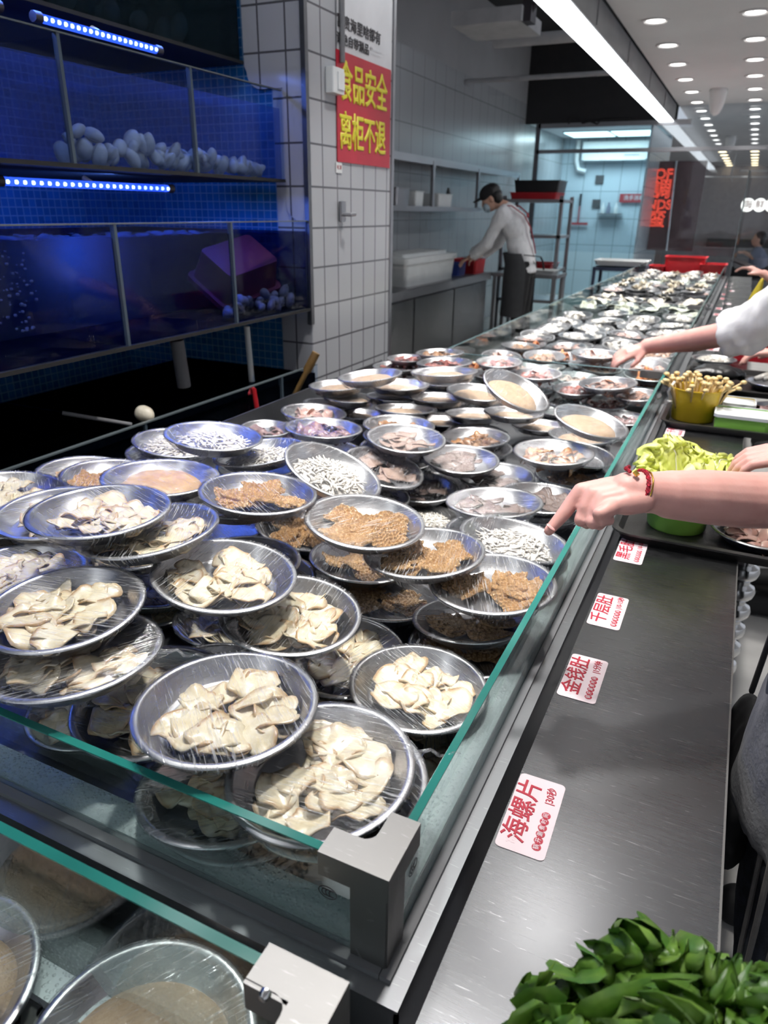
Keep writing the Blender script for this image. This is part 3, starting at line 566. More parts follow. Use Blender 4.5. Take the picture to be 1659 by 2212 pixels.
p = at_x(732, 362, -1.597); o = empty('wall_tag', tuple(p), 0, 'tiny white paper tag on the pillar below the red poster', 'tag'); MB().cbox((0, 0, 0), (.003, .05, .04)).build('paper', 'white_plastic', o); text('lettering', '电 源', .018, 'dark_red_plastic', o, (.002, 0, 0), (0, 1, 0), (0, 0, 1))
# ------------------------------------------------------------------ fish tanks: four stepped rows along y
rnd = random.Random(5)
TY1 = 2.632
def tank(name, xf, xb, z0, z1, zw, divs, y0, label, wmat, base='rubber_black', back='mosaic'):
    o = empty(name, (xf, (y0 + TY1) / 2, z0), 0, label, 'fish tank')
    th = .010
    if wmat == 'water_navy': child_mb(o, MB().box((-1.99, y0, z0), (-1.985, TY1, zw - .01)), 'added_dark_sheet', 'ink_black')  # added black sheet, stands in for the unlit depth behind the water
    child_mb(o, MB().box((xf - th, y0, z0), (xf, TY1, z1)), 'front_pane', 'tank_glass')
    child_mb(o, MB().box((xf - th - .002, y0, z1), (xf + .001, TY1, z1 + .004)), 'pane_edge', 'glass_edge_dim')
    child_mb(o, MB().box((xb, y0, z0 - .011), (xf + .004, TY1, z0)), 'base_plate', base)
    for d in divs: child_mb(o, MB().box((xb, d - .005, z0), (xf - th, d + .005, z1 - .01)), 'divider_pane', 'tank_glass'); child_mb(o, MB().box((xf - th - .006, d - .005, z0), (xf - .0005, d + .005, z1)), 'divider_seal', 'glass_edge_dim')
    child_mb(o, MB().box((xb + .01, y0 + .01, z0 + .001), (xf - th - .001, TY1 - .002, zw)), 'water', wmat)
    return o
tank('fish_tank', -1.87, -2.5, 1.965, 2.35, 2.30, [1.55], -.6, 'topmost dark fish tank close under the ceiling edge of the picture', 'water_murk')
tank('fish_tank', -1.70, -2.5, 1.555, 1.858, 1.80, [.54, 1.06, 1.59, 2.11], -.6, 'blue-lit fish tank with pale clams, second row from the top', 'water_blue')
tank('fish_tank', -1.60, -2.5, 1.068, 1.402, 1.366, [.54, 1.07, 1.605, 2.137], -.6, 'dark navy fish tank with a pink crate, third row from the top', 'water_navy')
tank('fish_tank', -1.57, -2.3, .45, .835, .80, [.55, 1.60, 2.36], -.6, 'lowest black fish tank behind the heaped plates', 'water_black', 'ink_black')
b = MB(); b.box((-2.6, -.6, 0), (-1.58, TY1, .42)); o = b.build('tank_plinth', 'ink_black'); tag(o, 'black plinth carrying the lowest fish tank', 'plinth')
# blue lamps over the water
def led(x, y0, y1, z, label, n):
    o = empty('led_tube', (x, (y0 + y1) / 2, z), 0, label, 'led light')
    child_mb(o, MB().tube([(x, y0, z), (x, y1, z)], .011, 10), 'tube', 'led_blue', True)
    for k in range(n):
        y = y0 + .02 + (y1 - y0 - .04) * k / (n - 1); child_mb(o, MB().ball((x + .010, y, z - .001), .006, 8, 6), 'led', 'led_dot')
    for y in (y0, y1): child_mb(o, MB().tube([(x, y - .012, z), (x, y + .012, z)], .014, 10), 'end_cap', 'ink_black', True)
    child_mb(o, MB().tube([(x, (y0 + y1) / 2, z), (x - .04, (y0 + y1) / 2, z + .02)], .008, 8), 'clip', 'white_plastic', True)
led(-1.80, 1.62, 2.08, 1.905, 'blue glowing light tube above the clam tank, pillar end', 20)
led(-1.80, .95, 1.50, 1.905, 'blue glowing light tube above the clam tank, picture-edge end', 20)
led(-1.78, 1.40, 2.05, 1.505, 'blue glowing light tube under the clam tank, pillar end', 24)
led(-1.78, .62, 1.32, 1.515, 'blue glowing light tube under the clam tank, picture-edge end', 24)
area('led_lamp', (-1.80, 1.5, 1.93), .03, 2.0, 5, (.10, .22, 1.0), (0, 0, 0)); area('led_lamp', (-1.78, 1.4, 1.49), .03, 2.0, 6, (.10, .22, 1.0))
area('led_lamp', (-1.86, 1.9, 1.46), .5, .03, 8, (.10, .24, 1.0), (0, math.radians(75), 0))
area('led_lamp', (-1.80, 2.25, 1.50), .25, .06, 2.5, (.10, .22, 1.0))
# curved glass baffles hanging over the third tank
for y, l in ((1.30, 'curved clear baffle under the clam tank, picture-edge one'), (1.88, 'curved clear baffle under the clam tank, pillar-side one')):
    pts = [(-1.66, 1.53), (-1.66, 1.48)] + [(-1.66 - .10 * (1 - math.cos(t)), 1.48 - .085 * math.sin(t)) for t in np.linspace(.2, PI / 2, 6)]
    b = MB(); poly = [(x, y, z) for x, z in pts] + [(x - .006, y, z) for x, z in reversed(pts)]; b.extr([(-2.0, y, 1.53)] + [(x, y, z) for x, z in pts] + [(-2.0, y, 1.40)], (0, .006, 0)); o = b.build('glass_baffle', 'tank_glass'); tag(o, l, 'baffle')
# clams lying in the tanks
def clam_mesh(sd, mat_):
    r = random.Random(sd); b = MB()
    def half(sg):
        def out(t): return (1.0 + .10 * math.cos(t), .72 + .05 * math.sin(2 * t))
        def zf(x, y, rr, t): return sg * .016 * (1 - rr ** 2.2) ** .7 + sg * .0012 * math.sin(rr * 26) * rr
        b.leaf(.030, 7, 20, out, zf, .0012)
    half(1); half(-1); return b.mesh('clam', mat_, 'all')
CL = [clam_mesh(k, 'clam_shell_pale') for k in range(3)]
def clams(pts, group, lab):
    for k, (x, y, z, s) in enumerate(pts):
        o = link('clam', rnd.choice(CL)); o.location = (x, y, z); o.rotation_euler = (rnd.uniform(-1.3, 1.3), rnd.uniform(-1.3, 1.3), rnd.uniform(0, 6.28)); o.scale = (s, s * rnd.uniform(.8, 1.1), s); tag(o, lab, 'clam', group)
pts = []
for k in range(64):
    y = 1.63 + .92 * (k / 64.0) + rnd.uniform(-.01, .01); hgt = .060 * (1 - k / 80) * rnd.random() * (k % 3 > 0); pts.append((-1.73 - rnd.uniform(.01, .07), y, 1.585 + hgt, rnd.uniform(.8, 1.25)))
clams(pts, 'clams in the blue tank', 'pale clam lying on the floor of the blue-lit tank')
pts = [(-1.65 - rnd.uniform(0, .05), 2.16 + .45 * k / 22, 1.09 + rnd.uniform(0, .05), rnd.uniform(.7, 1.1)) for k in range(22)]
clams(pts, 'clams in the navy tank', 'pale clam on the tank floor below the pink crate')
o = link('clam', CL[0]); o.location = at_x(310, 893, -1.62); o.scale = (1.2, 1.2, 1.2); o.rotation_euler = (1, .3, 0); tag(o, 'single brownish shell in the lowest black tank', 'clam')
pts = [(-1.93 - rnd.uniform(0, .08), 1.7 + rnd.uniform(0, .8), 2.0 + rnd.uniform(0, .03), rnd.uniform(1.2, 1.9)) for k in range(7)]
clams(pts, 'shells in the topmost tank', 'dim shell on the floor of the topmost dark tank')
# pink crate turned over in the third tank
o = empty('plastic_basket', (-1.785, 2.415, 1.235), 0, 'pinkish red plastic crate turned over in the navy tank', 'basket'); o.rotation_euler = (.25, .55, -.12); o.scale = (.78, .78, .78)
MB().rbox((-.13, -.19, -.09), (.13, .17, .075), .03, taper=-.12).build('body', 'dark_red_plastic', o, True); MB().rbox((-.15, -.21, -.10), (.15, .19, -.075), .035).build('rim', 'dark_red_plastic', o, True)
# bubbles: nobody could count them
b = MB()
for k in range(70):
    y, z = 1.28 + rnd.gauss(0, .035), rnd.uniform(1.15, 1.35); b.ball((-1.615 - rnd.uniform(0, .05), y, z), rnd.uniform(.0015, .005), 6, 4)
o = b.build('air_bubbles', 'white_plastic', None, True); tag(o, 'air bubbles rising in the navy tank', 'bubbles', None, 'stuff')
b = MB()
for k in range(260):
    y = rnd.choice((rnd.uniform(1.1, 1.55), rnd.uniform(1.62, 2.05))); b.ball((-1.615 - rnd.uniform(0, .10), y, 1.366 + rnd.uniform(0, .012)), rnd.uniform(.003, .009), 6, 4, (1, 1.6, .5))
o = b.build('water_froth', 'water_blue', None, True); tag(o, 'splashing froth on the water of the navy tank', 'froth', None, 'stuff')
for (u0, v0, u1, v1, m_, l) in ((533, 705, 545, 835, 'white_plastic', 'thin pale air pipe standing in the lowest tank near the pillar'), (382, 735, 398, 835, 'grey_paint', 'thick grey drain pipe standing in the lowest tank')):
    a, c_ = at_x(u0, v0, -1.72), at_x(u1, v1, -1.72); o = MB().tube([a, c_], .012 if m_ == 'white_plastic' else .024, 10).build('tank_pipe', m_, None, True); tag(o, l, 'pipe')
a, c_ = at_x(683, 762, -1.50), at_x(610, 905, -1.62); o = MB().tube([a, a + (c_ - a) * .25, a + (c_ - a) * .3, c_], [.017, .018, .011, .01], 12).build('wooden_stick', 'wood', None, True); tag(o, 'brown wooden stick leaning in the corner by the pillar', 'stick')
p = at_x(547, 838, -1.565); q = [at_x(u, v, -1.548) for u, v in ((558, 900), (552, 862), (549, 842))] + [at_x(u, v, -1.60) for u, v in ((545, 838), (540, 850), (535, 900))]
o = MB().tube(q, .0085, 8).build('plastic_hook', 'red_plastic', None, True); tag(o, 'red bent plastic hook hung over the rim of the lowest tank', 'hook')
o = MB().tube([at_x(135, 892, -1.75), at_x(285, 917, -1.60)], .006, 8).build('net_handle', 'grey_paint', None, True); tag(o, 'thin grey rod lying across the lowest tank', 'rod')
b = MB(); b.ball((-1.85, .95, .62), .2, 14, 10, (.8, 1.2, .55)); o = b.build('stone', 'black_shell', None, True); tag(o, 'dark rounded lump in the lowest tank at the picture edge', 'stone')
# ------------------------------------------------------------------ refrigerated counters
GT = .917                                # top of the glass panes
XG, YG = -.185, .405                     # outer faces of the customer pane and of the end pane
o = CTR = empty('display_counter', (-.75, 1.5, 0), 0, 'stainless refrigerated counter holding the heaped plates, close to the camera', 'counter')
def L(a, b_): return MB().box(a, b_)
# ledge round the well (mitred frame), body below, well
b = MB()
b.extr([(-1.45, .374, .8), (-.157, .374, .8), (-.157, 2.78, .8), (-.225, 2.78, .8), (-.225, .445, .8), (-1.45, .445, .8)], (0, 0, -.004))
b.box((-1.45, .374, .70), (-.157, .378, .7965)); b.box((-.161, .374, .70), (-.157, 2.775, .7965))
child_mb(o, b, 'ledge', 'ledge_steel')
b = MB(); b.box((-1.45, .40, 0), (-.175, 2.75, .70)); child_mb(o, b, 'body', 'dark_steel')
b = MB(); b.box((-1.32, .445, .728), (-.225, 2.75, .733)); b.box((-1.32, .441, .73), (-.225, .445, .797)); b.box((-.229, .445, .73), (-.225, 2.75, .797)); b.box((-1.325, .445, .73), (-1.32, 2.75, .86))
child_mb(o, b, 'well', 'ledge_steel')
b = MB(); b.box((-1.32, YG + .009, .7965), (XG - .009, .452, .8025)); b.box((-.236, .452, .7965), (XG - .009, 2.75, .8025)); child_mb(o, b, 'inner_rim', 'frosted_ledge')
b = MB(); b.box((-1.45, YG, .8), (XG - .004, YG + .008, GT - .0015)); child_mb(o, b, 'end_pane', 'frost_glass')
b = MB(); b.box((-1.45, YG, GT - .0015), (XG - .06, YG + .009, GT)); child_mb(o, b, 'end_pane_edge', 'glass_edge')
b = MB(); b.box((XG - .008, YG + .004, .8), (XG, 2.76, GT - .0015)); child_mb(o, b, 'customer_pane', 'frost_glass')
b = MB(); b.box((XG - .009, YG + .06, GT - .0015), (XG, 2.76, GT)); child_mb(o, b, 'customer_pane_edge', 'glass_edge')
# corner bracket: L-shaped cap on an angle post
b = MB(); t_ = .003; x1, y1 = XG + t_, YG - t_
def Lpoly(x1, y1, la, wa):
    # L with rounded inner corner
    r = .012; ix, iy = x1 - wa, y1 + wa
    pts = [(x1 - la, y1), (x1, y1), (x1, y1 + la), (x1 - wa, y1 + la)]
    for k in range(6): a = math.radians(0 - 90 * k / 5); pts.append((ix - r + r * math.cos(a), iy + r + r * math.sin(a)))
    pts.append((x1 - la, y1 + wa)); return pts
b.prism(Lpoly(x1, y1, .068, .028), GT + .001, GT + .004); b.box((x1 - .068, y1 - .0025, GT - .024), (x1 + .0, y1, GT + .004)); b.box((x1, y1 - .0025, GT - .024), (x1 + .0025, y1 + .068, GT + .004))
child_mb(o, b, 'corner_cap', 'bracket_steel')
b = MB(); b.box((x1 - .036, y1 - .0015, .801), (x1, y1 + .0015, GT - .02)); b.box((x1 - .0015, y1, .801), (x1 + .0015, y1 + .036, GT - .02)); child_mb(o, b, 'corner_post', 'bracket_steel')
b = MB(); b.box((-1.45, YG - .012, .8), (XG, YG - .001, .806)); b.box((XG + .001, YG - .012, .8), (XG + .012, 2.76, .806)); child_mb(o, b, 'silicone_bead', 'grey_paint')
# certification marks etched on the panes
def ccc(parent, origin, ux, uy, s):
    ux = np.array(ux, float); uy = np.array(uy, float); n_ = np.cross(ux, uy); o0 = np.array(origin, float); b = MB()
    def arc(cu, cv, ru, rv, a0, a1, wd, m=24):
        ring = lambda k, rr: o0 + s * (ux * (cu + (ru + rr) * math.cos(math.radians(a0 + (a1 - a0) * k / m))) + uy * (cv + (rv + rr) * math.sin(math.radians(a0 + (a1 - a0) * k / m))))
        for k in range(m): b.extr([ring(k, -wd / 2), ring(k + 1, -wd / 2), ring(k + 1, wd / 2), ring(k, wd / 2)], n_ * .0003)
    arc(0, 0, 1.0, .78, 0, 360, .09, 36)
    for q in (-.42, -.02, .38): arc(q + .12, 0, .34, .42, 60, 300, .13, 14)
    c = b.build('certification_mark', 'ink_black', parent); c.matrix_parent_inverse = Matrix.Translation(-parent.location)
p = at_y(708, 1928, YG - .0008); ccc(o, p, (1, 0, 0), (0, 0, 1), .0095)
p = at_x(892, 1873, XG + .0008); ccc(o, p, (0, 1, 0), (0, 0, 1), .0095)
# far counter
o = FAR = empty('display_counter', (-.6, 6, 0), 0, 'far stretch of the stainless counter beyond the glass divider', 'counter')
b = MB(); b.box((-1.06, 2.78, 0), (-.175, 9.4, .78)); child_mb(o, b, 'body', 'dark_steel')
b = MB(); b.box((-1.08, 2.785, .78), (-.157, 9.4, .80)); b.box((-.161, 2.785, .70), (-.157, 9.4, .78)); child_mb(o, b, 'deck', 'ledge_steel')
b = MB(); b.box((XG - .008, 2.78, .8), (XG, 9.4, GT)); b2 = MB(); b2.box((XG - .009, 2.78, GT), (XG, 9.4, GT + .0015)); child_mb(o, b, 'customer_pane', 'clear_glass'); child_mb(o, b2, 'customer_pane_edge', 'glass_edge_far')
b = MB(); b.box((-1.058, 2.78, .8), (-1.05, 9.4, GT)); b2 = MB(); b2.box((-1.059, 2.78, GT), (-1.049, 9.4, GT + .0015)); child_mb(o, b, 'kitchen_pane', 'clear_glass'); child_mb(o, b2, 'kitchen_pane_edge', 'glass_edge_far')
for y in (2.77, 5.02, 7.0):
    child_mb(o, MB().box((-1.05, y - .004, .8), (XG - .01, y + .004, GT - .002)), 'divider_pane', 'frost_glass'); child_mb(o, MB().box((-1.05, y - .005, GT - .002), (XG - .05, y + .005, GT)), 'divider_pane_edge', 'glass_edge_far')
    child_mb(o, MB().box((XG - .09, y - .012, GT - .022), (XG + .004, y + .012, GT + .004)), 'divider_bracket', 'bracket_steel')
# nearer case at the picture's corner
o = CASE = empty('display_counter', (-.7, .1, 0), 0, 'nearest glass-sided steel case with a perforated base, at the bottom corner', 'counter')
FZ = .745
b = MB(); b.box((-1.5, .292, FZ - .01), (-.20, .300, GT - .0015)); child_mb(o, b, 'end_pane', 'frost_glass_near')
b = MB(); b.box((-1.5, .291, GT - .0015), (-.235, .3005, GT)); child_mb(o, b, 'end_pane_edge', 'glass_edge')
# perforated base sheet: real holes, cell by cell
def perf(x0, x1, y0, y1, z, pitch, r, th):
    b = MB(); nx, ny = int((x1 - x0) / pitch), int((y1 - y0) / pitch); m = 16
    for i in range(nx):
        for j in range(ny):
            cx_, cy_ = x1 - (i + .5) * pitch, y1 - (j + .5) * pitch; h = pitch / 2
            sq = []; ci = []
            for k in range(m):
                a = 2 * PI * (k + .5) / m; ca, sa = math.cos(a), math.sin(a); f_ = h / max(abs(ca), abs(sa)); sq.append((cx_ + ca * f_, cy_ + sa * f_)); ci.append((cx_ + r * ca, cy_ + r * sa))
            vs = [(x, y, z) for x, y in sq] + [(x, y, z) for x, y in ci] + [(x, y, z - th) for x, y in ci]
            b.add(vs, [q for k in range(m) for q in ((k, (k + 1) % m, m + (k + 1) % m, m + k), (m + k, m + (k + 1) % m, 2 * m + (k + 1) % m, 2 * m + k))])
    return b
child_mb(o, perf(-.72, -.225, -.12, .275, FZ, .033, .0062, .003), 'perforated_base', 'bracket_steel'); child_mb(o, L((-1.5, -.5, FZ - .03), (-.20, .285, FZ - .022)), 'drip_floor', 'ink_black'); child_mb(o, L((-1.5, .262, FZ - .002), (-.20, .2915, FZ + .012)), 'base_rim', 'frosted_ledge')
b = MB(); x1, y1 = -.172, .306
b.prism([(x1 - .068, y1), (x1, y1), (x1, y1 - .3), (x1 - .03, y1 - .3), (x1 - .03, y1 - .052)] + [(x1 - .042 + .012 * math.cos(t), y1 - .052 + .012 + .0 - .0 + .012 * math.sin(t) - .0) for t in np.linspace(0, PI / 2, 5)] + [(x1 - .068, y1 - .028)], GT + .001, GT + .0035)
b.box((x1 - .068, y1 - .032, GT - .026), (x1 - .03, y1 - .029, GT + .0035)); b.box((x1 - .03, y1 - .30, GT - .10), (x1 - .027, y1 - .03, GT + .002)); b.box((x1, y1 - .3, GT - .12), (x1 + .003, y1 + .003, GT + .0035)); b.box((x1 - .068, y1, GT - .02), (x1, y1 + .003, GT + .0035))
child_mb(o, b, 'corner_cap', 'bracket_steel')
b = MB(); b.lathe([(.001, .0), (.0045, .0), (.0045, .004), (.003, .006), (.001, .0062)], 14); c = b.build('screw', 'dull_chrome', o, True); c.matrix_parent_inverse = Matrix.Translation(-o.location); q = at_y(576, 2143, .274); c.rotation_euler = (PI / 2, 0, 0); c.location = q
child_mb(o, L((-1.5, -.5, 0), (-.18, .31, FZ - .04)), 'body', 'dark_steel')
# customer shelf
SX0, SX1 = -.139, .095
o = SH = empty('customer_shelf', (0, 4, .8), 0, 'long scratched stainless shelf with red-lettered stickers along the counter', 'shelf')
child_mb(o, MB().box((SX0, .05, .765), (SX1, 9.4, .80)), 'top', 'brushed_steel')
child_mb(o, MB().box((SX1 - .0005, .05, .762), (SX1 + .002, 9.4, .8005)), 'edge_strip', 'bracket_steel')
for y in (.6, 2.0, 3.4, 4.8, 6.2, 7.6): child_mb(o, MB().box((SX0, y - .02, .66), (.02, y + .02, .765)), 'bracket', 'dark_steel')
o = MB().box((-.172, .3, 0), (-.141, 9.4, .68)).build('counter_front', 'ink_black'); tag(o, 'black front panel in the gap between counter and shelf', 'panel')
# stickers with their lettering
def sticker(x0, x1, y0, y1, rz, main, sub, label):
    xc, yc = (x0 + x1) / 2, (y0 + y1) / 2; w_, l_ = x1 - x0, y1 - y0
    o = empty('price_sticker', (xc, yc, .8003), rz, label, 'sticker', 'stickers along the shelf')
    MB().rbox((-w_ / 2, -l_ / 2, 0), (w_ / 2, l_ / 2, .0005), .006).build('paper', 'sticker_white', o, True)
    up = (-1, 0, 0); rd = (0, 1, 0)
    text('title', main, .031, 'sticker_red', o, (-.010, 0.002, .0007), rd, up, .0003, .0004, 'CENTER', 1.08, .1)
    text('time', sub, .0125, 'sticker_red', o, (.0150, .036, .0007), rd, up, .0003, .0002)
    for k, ch in enumerate('锅开涮煮时间'):
        q = MB().lathe([(.0001, 0), (.0052, 0), (.0052, .0003), (.0001, .0003)], 20).build('badge', 'sticker_red', o); q.location = (.0160, -.045 + .0098 * k, .0006)
        text('badge_character', ch, .0072, 'sticker_white', o, (.0160, -.045 + .0098 * k, .0011), rd, up, .0002, .0001)
    for yy, ch in ((-.046, '富'), (.046, '贵')):
        text('faint_seal', ch, .012, 'sticker_pink', o, (-.012 if yy < 0 else -.016, yy, .0007), rd, up, .0002)
    return o
sticker(-.137, -.081, .586, .708, .02, '海螺片', '|30秒', 'white sticker lettered for sliced conch, nearest the green lettuce')
sticker(-.136, -.080, .885, 1.002, .0, '金钱肚', '|1分钟', 'white sticker lettered for coin tripe, second along the shelf')
sticker(-.135, -.080, 1.103, 1.222, .0, '千层肚', '|10-15秒', 'white sticker lettered for layered tripe, third along the shelf')
sticker(-.134, -.078, 1.375, 1.494, .0, '黑毛肚', '|10-15秒', 'white sticker lettered for black tripe, just before the first tray')
sticker(-.134, -.077, 2.37, 2.488, .0, '千叶', '|1分钟', 'white sticker on the shelf just before the second tray')
nf = ['first', 'second', 'third', 'fourth', 'fifth', 'sixth', 'seventh', 'eighth', 'ninth', 'tenth', 'eleventh', 'twelfth']
for k in range(12):
    y = 4.15 + .38 * k; x = -.135 if k % 3 else -.10
    o = empty('price_sticker', (x + .03, y, .8003), 0, f'blurred white sticker beyond the white sleeve, {nf[k]} along the far shelf', 'sticker', 'stickers along the shelf')
    MB().rbox((-.03, -.06, 0), (.03, .06, .0005), .006).build('paper', 'sticker_white', o, True); text('title', '海鲜片', .03, 'sticker_red', o, (-.008, 0, .0007), (0, 1, 0), (-1, 0, 0), .0003, .0004)
o = MB().box((-.066, 4.45, .80), (-.058, 5.6, 1.66)).build('glass_screen', 'clear_glass'); tag(o, 'tall clear glass screen standing on the far shelf', 'glass screen')
o = MB().box((-.065, 4.44, .80), (-.060, 4.45, 1.66)).build('screen_edge_strip', 'glass_edge_dim'); tag(o, 'thin upright edge strip of the tall glass screen', 'edge strip')
o = empty('ornamental_post', (.145, 1.95, 0), 0, 'steel post of stacked round beads beside the shelf below the first tray', 'post')
b = MB(); prof = [(.03, .0)]
for k in range(12):
    z = .06 * k
    prof += [(.022, z + .006), (.036, z + .02), (.04, z + .035), (.036, z + .048), (.022, z + .056)]
b.lathe(prof, 20, (0, 0, 0)); b.build('beads', 'dull_chrome', o, True); MB().rbox((-.045, -.045, .70), (.045, .045, .76), .015).build('cap', 'rack_steel', o, True)
